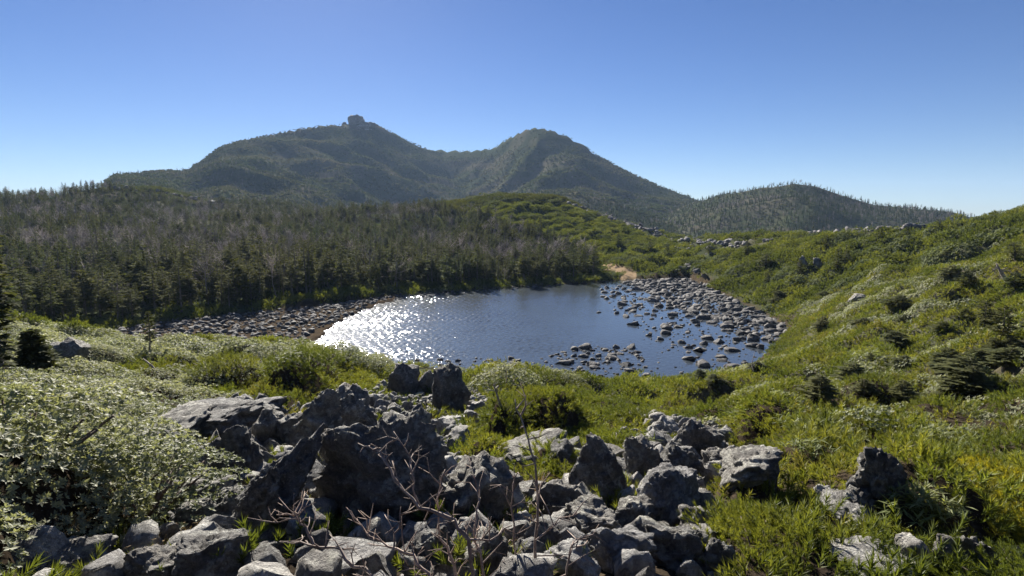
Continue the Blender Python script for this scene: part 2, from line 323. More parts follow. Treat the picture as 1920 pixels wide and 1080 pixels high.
def water_mat():
    m = N('pond_water'); geo = m.a('NewGeometry'); pos = geo.outputs['Position']
    mp = m.a('Mapping', {'Vector': pos, 'Rotation': (0, 0, .35), 'Scale': (1.0, .5, 1.0)})
    w1 = m.a('TexNoise', {'Vector': mp.outputs[0], 'Scale': 5.0, 'Detail': 2.0, 'Roughness': .5}); w2 = m.a('TexNoise', {'Vector': mp.outputs[0], 'Scale': 14.0, 'Detail': 1.0})
    lull = m.a('TexNoise', {'Vector': pos, 'Scale': .06, 'Detail': 2.0})
    x = m.a('SeparateXYZ', {0: pos}).outputs[0]
    wind = m.a('MapRange', {'Value': m.math('ADD', x, m.math('MULTIPLY', lull.outputs[0], 10.0)), 'From Min': 4.0, 'From Max': 26.0, 'To Min': 1.0, 'To Max': .22}).outputs[0]
    h = m.math('ADD', w1.outputs[0], m.math('MULTIPLY', w2.outputs[0], .35))
    bp = m.a('Bump', {'Strength': wind, 'Distance': .03, 'Height': h})
    fr = m.a('Fresnel', {'IOR': 1.34, 'Normal': bp.outputs[0]})
    gl = m.a('BsdfGlossy', {'Color': (1, 1, 1, 1), 'Roughness': .11, 'Normal': bp.outputs[0]})
    tr = m.a('BsdfTransparent', {'Color': (.16, .19, .2, 1)})
    body = m.a('BsdfDiffuse', {'Color': (.075, .09, .105, 1)})
    under = m.a('MixShader', {0: .6, 1: tr.outputs[0], 2: body.outputs[0]})
    return m.surf(m.a('MixShader', {0: fr.outputs[0], 1: under.outputs[0], 2: gl.outputs[0]}).outputs[0])
M['water'] = water_mat()

# ------------------------------------------------------------------ object helpers
def tag(o, label=None, cat=None, group=None, kind=None):
    for k, v in (('label', label), ('category', cat), ('group', group), ('kind', kind)):
        if v: o[k] = v
    return o
def mesh(name, v, f, mat=None, smooth=False):
    me = bpy.data.meshes.new(name); v = np.asarray(v, np.float32)
    if isinstance(f, np.ndarray):
        k = f.shape[1]; me.vertices.add(len(v)); me.vertices.foreach_set('co', v.ravel()); me.loops.add(f.size); me.loops.foreach_set('vertex_index', f.ravel().astype(np.int32))
        me.polygons.add(len(f)); me.polygons.foreach_set('loop_start', np.arange(0, f.size, k, dtype=np.int32)); me.update(calc_edges=True); me.validate()
    else: me.from_pydata(v.tolist(), [], f); me.update()
    if mat: me.materials.append(mat)
    if smooth: me.polygons.foreach_set('use_smooth', np.ones(len(me.polygons), bool)); me.update()
    return me
def obj(name, me, parent=None, loc=None, rot=None, scale=None):
    o = bpy.data.objects.new(name, me); COL.objects.link(o)
    if parent: o.parent = parent
    if loc is not None: o.location = loc
    if rot is not None: o.rotation_euler = rot
    if scale is not None: o.scale = scale if hasattr(scale, '__len__') else (scale,) * 3
    return o
def empty(name, loc, rot=(0, 0, 0), scale=1.0):
    o = bpy.data.objects.new(name, None); COL.objects.link(o); o.location = loc; o.rotation_euler = rot; o.scale = scale if hasattr(scale, '__len__') else (scale,) * 3
    o.empty_display_size = .1; return o
def tris(name, T, mat):
    T = np.asarray(T, np.float32); return mesh(name, T.reshape(-1, 3), np.arange(len(T) * 3).reshape(-1, 3), mat)
def unit(v): return v / (np.linalg.norm(v, axis=-1, keepdims=True) + 1e-9)
class Tubes:
    def __init__(s): s.v, s.f = [], []
    def add(s, pts, rad, n=5):
        pts = [np.asarray(p, float) for p in pts]; b = len(s.v)
        for i, p in enumerate(pts):
            d = unit(pts[min(i + 1, len(pts) - 1)] - pts[max(i - 1, 0)]); a = unit(np.cross(d, (.3, .9, .31) if abs(d[1]) < .9 else (1, 0, 0))); c = np.cross(d, a)
            for k in range(n):
                t = 2 * math.pi * k / n; s.v.append(p + (a * math.cos(t) + c * math.sin(t)) * rad[i])
        for i in range(len(pts) - 1):
            for k in range(n):
                s.f.append((b + i * n + k, b + i * n + (k + 1) % n, b + (i + 1) * n + (k + 1) % n, b + (i + 1) * n + k))
        s.f.append(tuple(b + (len(pts) - 1) * n + k for k in range(n)))
    def mesh(s, name, mat): return mesh(name, s.v, s.f, mat, True)

# foliage pieces as plain triangle arrays -----------------------------------------------------
def needles(b, d, L, n, ln, w, rng, lo=.2):
    """a shoot: n needles round an axis"""
    b = np.asarray(b, float); d = unit(np.asarray(d, float)); a = unit(np.cross(d, (.21, .37, .9))); c = np.cross(d, a)
    t = rng.uniform(lo, 1, n); ph = rng.uniform(0, 2 * math.pi, n); sp = np.radians(rng.uniform(28, 62, n)) * (1.1 - .5 * t)
    rd = np.cos(ph)[:, None] * a + np.sin(ph)[:, None] * c
    nd = np.cos(sp)[:, None] * d + np.sin(sp)[:, None] * rd; base = b + d * (t * L)[:, None]
    sd = unit(np.cross(nd, rng.normal(size=(n, 3)))) * (w / 2); l = ln * rng.uniform(.7, 1.15, n)[:, None]
    return np.stack([base - sd, base + sd, base + nd * l], 1)
def pine_cluster(rng, shoots, rad, L, n, ln, w, up=.9):
    T = []
    for k in range(shoots):
        a = rng.uniform(0, 2 * math.pi); r = rad * math.sqrt(rng.uniform()); x, y = r * math.cos(a), r * math.sin(a)
        z = -.6 * L + (1 - (r / rad) ** 2) * L * .7 * rng.uniform(.4, 1.1)
        d = (x / rad * .75 + rng.normal() * .28, y / rad * .75 + rng.normal() * .28, up)
        T.append(needles((x, y, z), d, L * rng.uniform(.75, 1.2), n, ln, w, rng))
    return np.concatenate(T)
def blade(b, d, up, l, w):
    """a pointed leaf of two triangles"""
    b = np.asarray(b, float); s = unit(np.cross(d, up)) * w / 2; m = b + d * l * .45; t = b + d * l - up * l * .08
    return np.stack([np.stack([b, m + s, t], -2), np.stack([b, t, m - s], -2)], 0)
def rosettes(rng, count, rad, ht, leaves, ll, lw):
    T = []
    for k in range(count):
        a = rng.uniform(0, 2 * math.pi); r = rad * math.sqrt(rng.uniform()); x, y = r * math.cos(a), r * math.sin(a)
        c = np.array((x, y, ht * (1 - (r / rad) ** 2) * rng.uniform(.55, 1.05))); ax = unit(np.array((x / rad * .6 + rng.normal() * .25, y / rad * .6 + rng.normal() * .25, 1.0)))
        u = unit(np.cross(ax, (.3, .5, .1))); v = np.cross(ax, u); p0 = rng.uniform(0, 6)
        for j in range(leaves):
            ph = p0 + j * 2 * math.pi / leaves + rng.normal() * .2; el = math.radians(rng.uniform(5, 45))
            d = unit((u * math.cos(ph) + v * math.sin(ph)) * math.cos(el) + ax * math.sin(el)); T.append(blade(c, d, ax, ll * rng.uniform(.7, 1.15), lw))
    return np.concatenate(T)
def sasa_clump(rng, culms, rad, ht, ll, lw):
    T = []
    for k in range(culms):
        a = rng.uniform(0, 2 * math.pi); r = rad * math.sqrt(rng.uniform()); c = np.array((r * math.cos(a), r * math.sin(a), ht * rng.uniform(.5, 1)))
        for j in range(6):
            ph = rng.uniform(0, 2 * math.pi); el = math.radians(rng.uniform(-25, 50)); d = np.array((math.cos(ph) * math.cos(el), math.sin(ph) * math.cos(el), math.sin(el)))
            T.append(blade(c + rng.normal(size=3) * .02, d, np.array((0, 0, 1.0)), ll * rng.uniform(.7, 1.2), lw))
    return np.concatenate(T)
def grass_tuft(rng, n, rad, ln, w):
    a = rng.uniform(0, 2 * math.pi, n); r = rad * np.sqrt(rng.uniform(size=n)); b = np.stack([r * np.cos(a), r * np.sin(a), np.zeros(n)], -1)
    d = unit(np.stack([np.cos(a) * .9 + rng.normal(size=n) * .5, np.sin(a) * .9 + rng.normal(size=n) * .5, rng.uniform(.25, 1.1, n)], -1)); l = (ln * rng.uniform(.5, 1.2, n))[:, None]
    s = unit(np.cross(d, rng.normal(size=(n, 3)))) * w / 2; m = b + d * l * .6; t = b + d * l + np.stack([np.zeros(n), np.zeros(n), -l[:, 0] * .35], -1)
    return np.concatenate([np.stack([b - s, b + s, m], 1), np.stack([m - s * .8, m + s * .8, t], 1)])
def conifer(rng, H, R, ragged=.35, nb=85, low=.14, blunt=1.0):
    """trunk tube and crown triangles of a wind-worn fir"""
    tb = Tubes(); lean = rng.normal(size=2) * .035 * H
    ax = [np.array((lean[0] * t * t + rng.normal() * .02, lean[1] * t * t + rng.normal() * .02, H * t)) for t in np.linspace(0, 1, 7)]
    tb.add(ax, [H * .019 * (1 - .93 * t) + .008 for t in np.linspace(0, 1, 7)], 6)
    T = []; side = rng.uniform(0, 2 * math.pi)
    for k in range(nb):
        t = low + (1 - low) * ((k + rng.uniform()) / nb) ** .85; ph = k * 2.4 + rng.normal() * .35
        wind = 1 - ragged * (.5 + .5 * math.cos(ph - side)); l = R * min(1.0, ((1 - t) * blunt) ** .7 + .08) * rng.uniform(.45, 1.12) * wind
        if t < .35: l *= rng.uniform(.35, 1.0)
        c = np.array((np.interp(t, np.linspace(0, 1, 7), [p[0] for p in ax]), np.interp(t, np.linspace(0, 1, 7), [p[1] for p in ax]), H * t))
        el = math.radians(rng.uniform(-14, 14) + 32 * max(0, t - .6)); d = np.array((math.cos(ph) * math.cos(el), math.sin(ph) * math.cos(el), math.sin(el)))
        if t < .5: tb.add([c, c + d * l * .8], [.018, .006], 3)
        sd = unit(np.cross(d, (0, 0, 1.0))); up = np.cross(sd, d)
        for j in range(5):
            q = .25 + .75 * j / 4; b = c + d * l * q * .92 + up * (.05 * l * q)
            for s in (-1, 1):
                dd = unit(d * .75 + sd * s * rng.uniform(.5, 1.1) + up * rng.normal() * .22); T.append(blade(b, dd, unit(up + rng.normal(size=3) * .3), l * (.52 - .25 * q) * rng.uniform(.8, 1.3) + .1, l * .16 + .06))
        T.append(blade(c + d * l * .75, unit(d + up * rng.uniform(0, .3)), up, l * .4 + .08, l * .14 + .05))
    return tb, np.concatenate(T)
def bare_tree(rng, H, R):
    tb = Tubes()
    def grow(p, d, l, r, lev):
        n = 3; q = [p]; dd = d
        for i in range(n): dd = unit(dd + rng.normal(size=3) * .16 + np.array((0, 0, .06))); q.append(q[-1] + dd * l / n)
        tb.add(q, [r, r * .8, r * .62, r * .4], 4 if lev == 0 else 3)
        if lev < 3:
            for k in range((9, 5, 3)[lev]):
                t = rng.uniform(.3, 1); c = q[min(int(t * n), n - 1)] + (q[min(int(t * n) + 1, n)] - q[min(int(t * n), n - 1)]) * ((t * n) % 1)
                nd = unit(dd * .7 + rng.normal(size=3) * np.array((.75, .75, .35)) + np.array((0, 0, .15))); grow(c, nd, l * rng.uniform(.35, .55), r * .42, lev + 1)
    grow(np.zeros(3), np.array((0, 0, 1.0)), H * .85, H * .014, 0)
    return tb
# rocks --------------------------------------------------------------------------------------
import bmesh
_ico = {}
def ico(sub):
    if sub not in _ico:
        bm = bmesh.new(); bmesh.ops.create_icosphere(bm, subdivisions=sub, radius=1.0); bm.verts.ensure_lookup_table()
        _ico[sub] = (np.array([v.co[:] for v in bm.verts]), np.array([[v.index for v in f.verts] for f in bm.faces])); bm.free()
    return _ico[sub]
def rock_mesh(name, seed, sub, size, mat, cuts=9, rough=.2, knob=.0, pits=.0, strata=.0, smooth=True, dr=(.46, .84)):
    rng = np.random.default_rng(seed); v, f = ico(sub); v = v.copy(); o = rng.uniform(-40, 40, 3)
    v *= (1 + .28 * noise(v * 1.1 + o))[:, None]
    for k in range(cuts):
        n = unit(rng.normal(size=3) * np.array((1, 1, .8))); d = rng.uniform(*dr); e = v @ n - d; v -= np.outer(np.where(e > 0, e * .93, 0), n)
    nr = unit(v)
    v += nr * (rough * (.55 * fbm(v * 2.1 + o, 5, .58) - .25 * np.abs(noise(v * 3.3 - o)) + .1))[:, None]
    if knob: v += nr * (knob * (.5 - cell(v * 3.0 + o)))[:, None]
    if pits: v -= nr * (pits * np.clip(.62 - cell(v * 4.6 + o), 0, 1))[:, None]
    if strata:
        ax = unit(rng.normal(size=3) * np.array((.6, .6, 1))); s = v @ ax; v += nr * (strata * (np.abs(((s * 3.2 + .4 * noise(v * 2 + o)) % 1) - .5) - .25))[:, None]
    if sub > 3: v += nr * (.055 * fbm(v * 6.5 - o, 4, .6) - .07 * np.abs(noise(v * 9 + o)) + (.05 * np.clip(cell(v * 8 + o) - .3, 0, .4) if sub > 4 else 0))[:, None]
    v -= (v.max(0) + v.min(0)) / 2; v /= (v.max(0) - v.min(0)); v *= np.asarray(size)
    return mesh(name, v, f, mat, smooth)
# instancing of uncountable cover --------------------------------------------------------------
def source(name, meshes):
    c = bpy.data.collections.new(name)
    for i, me in enumerate(meshes):
        o = bpy.data.objects.new('%s_%02d' % (name, i), me); c.objects.link(o)
    return c
def euler_of(tx, ty, spin):
    """lean (tx,ty: horizontal components of the up axis) after a spin about z"""
    up = unit(np.stack([tx, ty, np.ones_like(tx)], -1)); x = unit(np.stack([up[:, 2], np.zeros_like(tx), -up[:, 0]], -1)); y = np.cross(up, x)
    c, s = np.cos(spin)[:, None], np.sin(spin)[:, None]; X = x * c + y * s; Y = np.cross(up, X)
    return np.stack([np.arctan2(Y[:, 2], up[:, 2]), np.arcsin(np.clip(-X[:, 2], -1, 1)), np.arctan2(X[:, 1], X[:, 0])], -1)
def scatter(name, coll, n_src, pos, rot, scl, idx, label, cat):
    me = bpy.data.meshes.new(name); pos = np.asarray(pos, np.float32); me.vertices.add(len(pos)); me.vertices.foreach_set('co', pos.ravel())
    a = me.attributes.new('rot', 'FLOAT_VECTOR', 'POINT'); a.data.foreach_set('vector', np.asarray(rot, np.float32).ravel())
    scl = np.asarray(scl, np.float32)
    if scl.ndim == 1: scl = np.repeat(scl[:, None], 3, 1)
    a = me.attributes.new('scl', 'FLOAT_VECTOR', 'POINT'); a.data.foreach_set('vector', np.ascontiguousarray(scl).ravel())
    a = me.attributes.new('idx', 'INT', 'POINT'); a.data.foreach_set('value', np.asarray(idx, np.int32))
    o = obj(name, me); g = bpy.data.node_groups.new(name, 'GeometryNodeTree')
    g.interface.new_socket('Geometry', in_out='INPUT', socket_type='NodeSocketGeometry'); g.interface.new_socket('Geometry', in_out='OUTPUT', socket_type='NodeSocketGeometry')
    i = g.nodes.new('NodeGroupInput'); q = g.nodes.new('NodeGroupOutput'); ip = g.nodes.new('GeometryNodeInstanceOnPoints'); ci = g.nodes.new('GeometryNodeCollectionInfo')
    ci.inputs['Collection'].default_value = coll; ci.inputs['Separate Children'].default_value = True; ci.inputs['Reset Children'].default_value = True
    def na(n, t):
        k = g.nodes.new('GeometryNodeInputNamedAttribute'); k.data_type = t; k.inputs[0].default_value = n; return k.outputs[0]
    ip.inputs['Pick Instance'].default_value = True
    g.links.new(i.outputs[0], ip.inputs['Points']); g.links.new(ci.outputs[0], ip.inputs['Instance']); g.links.new(na('idx', 'INT'), ip.inputs['Instance Index'])
    g.links.new(na('rot', 'FLOAT_VECTOR'), ip.inputs['Rotation']); g.links.new(na('scl', 'FLOAT_VECTOR'), ip.inputs['Scale']); g.links.new(ip.outputs[0], q.inputs[0])
    md = o.modifiers.new('scatter', 'NODES'); md.node_group = g
    return tag(o, label, cat, None, 'stuff')
def jitter(r0, r1, cs, az0=-54, az1=54):
    """jittered grid of points in a sector of the land in front of the camera"""
    a = math.radians(max(abs(az0), abs(az1))); w = r1 * math.sin(min(a, math.pi / 2)); gx, gy = np.meshgrid(np.arange(-w, w, cs), np.arange(0, r1, cs))
    x = (gx + RNG.uniform(-.5, .5, gx.shape) * cs).ravel(); y = (gy + RNG.uniform(-.5, .5, gx.shape) * cs).ravel(); r = np.hypot(x, y); az = np.degrees(np.arctan2(x, y))
    k = (r >= r0) & (r < r1) & (az > az0) & (az < az1); return x[k], y[k]
# SECTION: land
az_f = np.radians(np.arange(-50, 50.01, .16)); az_b = np.radians(np.arange(53, 307.1, 4.0)); AZ = np.concatenate([az_f, az_b])
RR = np.concatenate([[.4], np.exp(np.linspace(math.log(.9), math.log(1500), 440)), np.exp(np.linspace(math.log(1600), math.log(4000), 14))])
gx = np.outer(RR, np.sin(AZ)); gy = np.outer(RR, np.cos(AZ)); gzz = ground_h(gx, gy)
nr_, na_ = gx.shape; ii = np.arange(nr_ - 1)[:, None] * na_; jj = np.arange(na_)[None]; j2 = (jj + 1) % na_
gf = np.stack([ii + jj, ii + j2, ii + na_ + j2, ii + na_ + jj], -1).reshape(-1, 4)
gv = np.stack([gx, gy, gzz], -1).reshape(-1, 3); gv = np.vstack([gv, [[0, 0, 10.45]]])
me = mesh('ground', gv, gf, M['ground'], True)
zr = sstep(15, 40, np.hypot(gv[:, 0], gv[:, 1])); zi = np.zeros(len(gv)); zs = np.zeros(len(gv))
sel = np.hypot(gv[:, 0], gv[:, 1]) < 220
zi[sel] = np.where(inside(SHORE, gv[sel, 0], gv[sel, 1]), 1, np.clip(1 - edge_dist(SHORE, gv[sel, 0], gv[sel, 1]) / 1.2, 0, 1))
SAND_PX = [(1118, 497), (1150, 494), (1185, 503), (1195, 514), (1190, 524), (1160, 526), (1165, 514), (1140, 505)]
gpx, gpy = proj(gv[:, 0], gv[:, 1], gv[:, 2]); zs[inside(SAND_PX, gpx, gpy) & sel] = 1
ca = me.color_attributes.new('zone', 'FLOAT_COLOR', 'POINT'); ca.data.foreach_set('color', np.stack([zr, zi, zs, np.ones(len(gv))], -1).astype(np.float32).ravel())
tag(obj('ground', me), kind='structure')
# water: the pond's rippled surface, reaching a little under its banks
cs = .13; sx = [p[0] for p in SHORE]; sy = [p[1] for p in SHORE]
wx, wy = np.meshgrid(np.arange(min(sx) - 2, max(sx) + 2, cs), np.arange(min(sy) - 2, max(sy) + 2, cs)); wr = np.random.default_rng(8); wz = np.zeros_like(wx)
calm = (1 - .88 * sstep(-4, 17, wx + 5 * n2(wx, wy, 14, 3.0, 2))) * (.68 + .6 * n2(wx, wy, 9, 6.0, 2))
wob = [n2(wx, wy, 4.0, 40.0 + q, 1) for q in range(4)]
for k in range(26):
    lam = .36 * 2.6 ** wr.uniform(); th = math.radians(wr.normal() * 38 + 75); kk = 2 * math.pi / lam; wz += .054 / kk * np.sin(kk * (wx * math.cos(th) + wy * math.sin(th)) + wr.uniform(0, 6.28) + 1.3 * wob[k % 4])
wz = wz * calm; keep = inside(SHORE, wx, wy) | (edge_dist(SHORE, wx, wy) < 1.2)
nw = wx.shape[1]; a0 = (np.arange(wx.shape[0] - 1)[:, None] * nw + np.arange(nw - 1)[None]); kq = (keep[:-1, :-1] & keep[1:, :-1] & keep[:-1, 1:] & keep[1:, 1:]); a0 = a0[kq]
wf = np.stack([a0, a0 + 1, a0 + nw + 1, a0 + nw], -1); used, inv = np.unique(wf, return_inverse=True)
wv = np.stack([wx.ravel(), wy.ravel(), wz.ravel()], -1)[used]
tag(obj('water', mesh('water', wv, inv.reshape(-1, 4), M['water'], True)), kind='structure')
# SECTION: boulders
BOULDERS = []          # footprints kept clear of plants: x, y, radius
# px, py (centre), w, h in the 1920 frame, depth factor, spin, tilt, style, label
K = 'knob'; Sx = 'slab'; Bx = 'block'; PT = 'pit'; PL = 'pale'
ROCKS = [
 (722, 900, 250, 225, .8, .3, 0, K, 'largest knobbly dark lava boulder behind the bare twigs'),
 (520, 905, 120, 250, 1.6, .2, .55, Sx, 'long leaning rib of dark lava beside the largest boulder'),
 (600, 800, 85, 130, 1.3, .7, .4, Sx, 'narrow slanting lava rib below the rock with tawny grass'),
 (664, 777, 105, 95, .9, 1.1, .2, Bx, 'pointed dark boulder with tawny grass on its left flank'),
 (766, 803, 88, 82, .9, .4, 0, Bx, 'grey-topped boulder just behind the largest knobbly boulder'),
 (846, 737, 74, 98, .8, 2.1, .1, Bx, 'smooth brown standing stone between green shrubs below the pond'),
 (756, 716, 62, 66, .9, .2, 0, Bx, 'dark broken rock just uphill from the smooth standing stone'),
 (800, 720, 44, 50, .9, 1.9, 0, Bx, 'small shadowed rock touching the smooth standing stone'),
 (858, 800, 84, 34, 1.2, .5, 0, PL, 'flat pale slab at the foot of the standing stone'),
 (862, 822, 60, 28, 1.1, 1.5, 0, PL, 'low pale stone in the gully under the flat slab'),
 (900, 768, 40, 34, 1, .8, 0, PL, 'small pale angular stone right of the standing stone'),
 (886, 785, 34, 26, 1, 2.8, 0, PL, 'smallest pale stone beside the flat slab'),
 (640, 850, 80, 80, 1, 2.6, 0, K, 'rounded lava lump wedged left of the largest boulder'),
 (800, 870, 80, 100, 1, 1.4, 0, K, 'fissured lava shoulder on the right of the largest boulder'),
 (900, 930, 150, 130, 1, .1, .2, K, 'crumbly dark brown lava mass right of the largest boulder'),
 (425, 795, 190, 70, 1.2, .15, -.1, Sx, 'broad layered lava slab at the top of the shrubby outcrop'),
 (325, 815, 150, 60, 1.2, .3, -.1, Sx, 'low layered ledge at the edge of the pale shrubs'),
 (345, 862, 90, 105, .9, .6, .3, Bx, 'upright wedge of dark rock below the layered slab'),
 (275, 885, 72, 58, 1, 2.2, 0, Bx, 'squat dark boulder against the pale leathery shrubs'),
 (450, 862, 110, 120, .9, 1.0, .3, Bx, 'pinkish ridged block in the middle of the outcrop'),
 (505, 805, 70, 70, 1, 2.0, 0, K, 'rounded dark rock under the yellow-green pine edge'),
 (545, 810, 60, 60, 1, .9, 0, K, 'lumpy rock between the slab and the slanting rib'),
 (405, 905, 85, 38, 1.1, .2, .1, Sx, 'tilted grey flagstone below the pinkish block'),
 (385, 930, 95, 56, 1, 1.3, 0, Bx, 'round-topped boulder with moss above the grey rock sheet'),
 (405, 965, 140, 60, 1.3, .1, .12, Sx, 'smooth sloping rock sheet beside the leaning rib'),
 (395, 1060, 150, 90, 1.1, .5, 0, K, 'grey boulder by the tawny grass at the bottom edge'),
 (290, 1075, 130, 70, 1.1, 1.9, 0, Sx, 'flat grey rock under tawny grass at the bottom edge'),
 (150, 1068, 140, 62, 1.1, 2.4, 0, K, 'low lichened boulder in the bottom left corner'),
 (136, 662, 66, 40, 1, 1.2, 0, Bx, 'lone dark rock among pale shrubs near the fir sapling'),
 (1122, 890, 118, 130, .9, .5, 0, K, 'tall rough grey boulder in the middle of the rock jumble'),
 (1202, 868, 70, 90, .9, 1.7, 0, Bx, 'narrow brown block between two rough grey boulders'),
 (1268, 874, 100, 74, .9, 2.5, 0, K, 'rounded grey boulder below the dark triangular rock'),
 (1252, 935, 128, 112, 1, .2, .1, PL, 'pale wedge-shaped boulder in front of the rounded grey one'),
 (1306, 832, 90, 80, .8, 1.2, .2, Bx, 'dark triangular rock with a flat shaded face'),
 (1242, 806, 66, 44, 1, .4, 0, PL, 'low pale rock emerging from the pine scrub'),
 (1284, 806, 34, 40, 1, 2.2, 0, PL, 'small pale rock touching the dark triangular one'),
 (1352, 826, 56, 34, 1, .6, 0, PL, 'small pale rocks right of the dark triangle'),
 (1345, 870, 60, 50, 1, .3, 0, K, 'dim boulder tucked behind the long rough ledge'),
 (1405, 893, 130, 58, 1.3, .2, -.2, Sx, 'long rough ledge running down into the pine scrub'),
 (990, 862, 150, 46, 1.2, .2, -.2, Sx, 'long low ledge under the central pine scrub'),
 (1050, 862, 70, 46, 1, 1.1, 0, K, 'rough rock end beside the long low ledge'),
 (1040, 935, 110, 70, 1.1, 1.0, 0, K, 'broken rock below the little green cushion shrub'),
 (1185, 972, 95, 64, 1, 2.3, 0, K, 'smooth dark-topped boulder under the pale wedge'),
 (1110, 985, 110, 64, 1.1, .9, 0, K, 'low rough boulder left of the smooth dark-topped one'),
 (1300, 985, 70, 60, 1, 1.6, 0, K, 'grey lump beside the needle bush near the pale wedge'),
 (1160, 1035, 150, 90, 1, .3, 0, PL, 'broad pale boulder near the bottom of the rock jumble'),
 (1270, 1032, 120, 90, 1, 2.9, 0, K, 'deeply pitted dark boulder right of the broad pale one'),
 (1335, 1050, 80, 80, 1, 1.1, 0, K, 'rounded boulder against the bright needle bush'),
 (1075, 1062, 110, 60, 1, 1.8, 0, PL, 'pale cracked boulder behind the twig stems'),
 (1010, 1020, 90, 80, 1, .6, 0, K, 'grey boulder crossed by upright bare stems'),
 (920, 1045, 110, 90, 1, 2.7, 0, K, 'shaded boulder at the foot of the bare shrub'),
 (800, 1050, 120, 90, 1, .9, 0, K, 'dark boulder behind the tangle of bare twigs'),
 (1646, 912, 112, 118, .9, .4, .1, PT, 'pocked honeycomb boulder standing in the green scrub'),
 (1612, 962, 80, 60, 1, 1.9, 0, PT, 'pocked base rock below the honeycomb boulder'),
 (1545, 942, 40, 34, 1, .7, 0, PL, 'small pale pointed stone left of the honeycomb boulder'),
 (1592, 985, 120, 54, 1.3, .1, .4, PL, 'smooth grey slab sliding down under the honeycomb boulder'),
 (1722, 1036, 76, 42, 1.1, .3, .2, PL, 'pale elongated stone beside the curled boulder'),
 (1800, 1045, 100, 84, 1, 2.4, 0, PT, 'curled and pitted boulder in the bottom right corner'),
 (1885, 1068, 90, 40, 1.1, .8, 0, PL, 'flat pale rock at the edge of the yellow bush'),
 (1640, 1078, 170, 30, 1.1, .2, 0, PL, 'smooth pale rock top along the bottom edge'),
 (1505, 499, 17, 22, 1, .4, 0, Bx, 'dark upright rock on the right slope, left of two'),
 (1532, 497, 15, 20, 1, 1.4, 0, Bx, 'dark upright rock on the right slope, right of two'),
 (1605, 563, 34, 16, 1, .2, 0, Bx, 'brown rock patch sunk in the right slope scrub'),
]
ST = {K: dict(cuts=18, rough=.27, knob=.1, strata=.07), Sx: dict(cuts=14, rough=.24, knob=.06, strata=.16), Bx: dict(cuts=14, rough=.24, knob=.06, strata=.07), PT: dict(cuts=9, rough=.26, knob=.08, pits=.55), PL: dict(cuts=12, rough=.22, knob=.08, strata=.05)}
for i, (px, py, w, h, dep, spin, tilt, sty, lab) in enumerate(ROCKS):
    x, y, z = hit(px, min(py + h * .42, 1110)); k = y / F; W, H = w * k * 1.04, h * k * 1.0
    y2 = y + W * dep * .2; x2 = x * y2 / y; D = W * dep
    if sty == Sx and tilt > .3: D = W * 1.2
    sz = (W, D, H * 1.3); sub = 6 if w * h > 25000 else 5 if w * h > 5500 else 4
    o = obj('boulder', rock_mesh('boulder', 100 + i, sub, sz, M['pale_rock' if sty == PL else 'rock'], **ST[sty]), loc=(x2, y2, gz(x2, y2) * .5 + z * .5 + H * .36), rot=(random.uniform(-.12, .12), tilt, (spin - 1.2) * .22))
    tag(o, lab, 'rock', 'boulders of the lava outcrops'); BOULDERS.append((x2, y2, max(W, D) * .5))
# rubble between them
x, y = jitter(1.8, 24, .17); z = ground_h(x, y); px, py = proj(x, y, z); k = in_rocks(px, py) & (RNG.uniform(size=len(x)) < .75); x, y, z = x[k], y[k], z[k]; n = len(x)
rub = source('rubble_source', [rock_mesh('rubble_stone', 900 + i, 3, (1, 1, .75), M['rock' if i % 2 else 'pale_rock'], cuts=15, rough=.2, knob=.06, dr=(.35, .75)) for i in range(6)])
s = .06 + .38 * RNG.uniform(size=n) ** 2.6
scatter('rubble', rub, 6, np.stack([x, y, z + s * .15], -1), RNG.uniform(-.6, 3, (n, 3)), s, RNG.integers(0, 6, n), 'broken grey lava rubble lying between the boulders', 'rubble')

# SECTION: pond stones
stones = [rock_mesh('stone', 300 + i, 3, (1, 1, 1), M['pond_rock'], cuts=15, rough=.14, knob=.03, dr=(.3, .72)) for i in range(9)]
REG = [  # polygon in the photograph, spacing in metres, keep probability, size range
 ([(1175, 528), (1290, 517), (1350, 548), (1410, 578), (1505, 626), (1462, 645), (1400, 640), (1345, 612), (1290, 585), (1235, 560)], .76, .95, (.3, 1.5)),
 ([(1120, 545), (1180, 528), (1240, 560), (1300, 590), (1400, 640), (1440, 655), (1410, 690), (1340, 700), (1260, 660), (1200, 620), (1150, 580)], 1.1, .66, (.22, 1.4)),
 ([(1030, 668), (1090, 648), (1180, 650), (1240, 680), (1220, 712), (1140, 728), (1080, 712)], .8, .85, (.25, 1.1)),
 ([(760, 676), (900, 672), (1040, 672), (1060, 698), (900, 700), (770, 694)], .9, .75, (.22, .8)),
 ([(150, 634), (300, 606), (450, 590), (620, 572), (720, 560), (660, 592), (590, 622), (560, 655), (280, 648)], .62, .96, (.22, .85)),
 ([(600, 572), (750, 553), (900, 542), (1050, 532), (1050, 536), (900, 548), (750, 562), (640, 582)], .9, .7, (.3, .8)),
 ([(1110, 545), (1290, 519), (1505, 626), (1420, 680), (1340, 704), (1140, 726), (1030, 690), (1030, 662), (1180, 640), (1250, 610), (1170, 570)], .8, .42, (.1, .4)),
 ([(1090, 590), (1180, 570), (1200, 600), (1110, 608)], 2.5, .3, (.5, 1.3)),
]
cand = []
for poly, sp, keep, (a, b) in REG:
    wpoly = [on_water(*p) for p in poly]; xs = [p[0] for p in wpoly]; ys = [p[1] for p in wpoly]
    g1, g2 = np.meshgrid(np.arange(min(xs), max(xs), sp), np.arange(min(ys), max(ys), sp)); xx = (g1 + RNG.uniform(-.48, .48, g1.shape) * sp).ravel(); yy = (g2 + RNG.uniform(-.48, .48, g1.shape) * sp).ravel()
    k = inside(wpoly, xx, yy) & (RNG.uniform(size=len(xx)) < keep)
    for q, w in zip(xx[k], yy[k]): cand.append((q, w, a + (b - a) * random.random() ** 2.4))
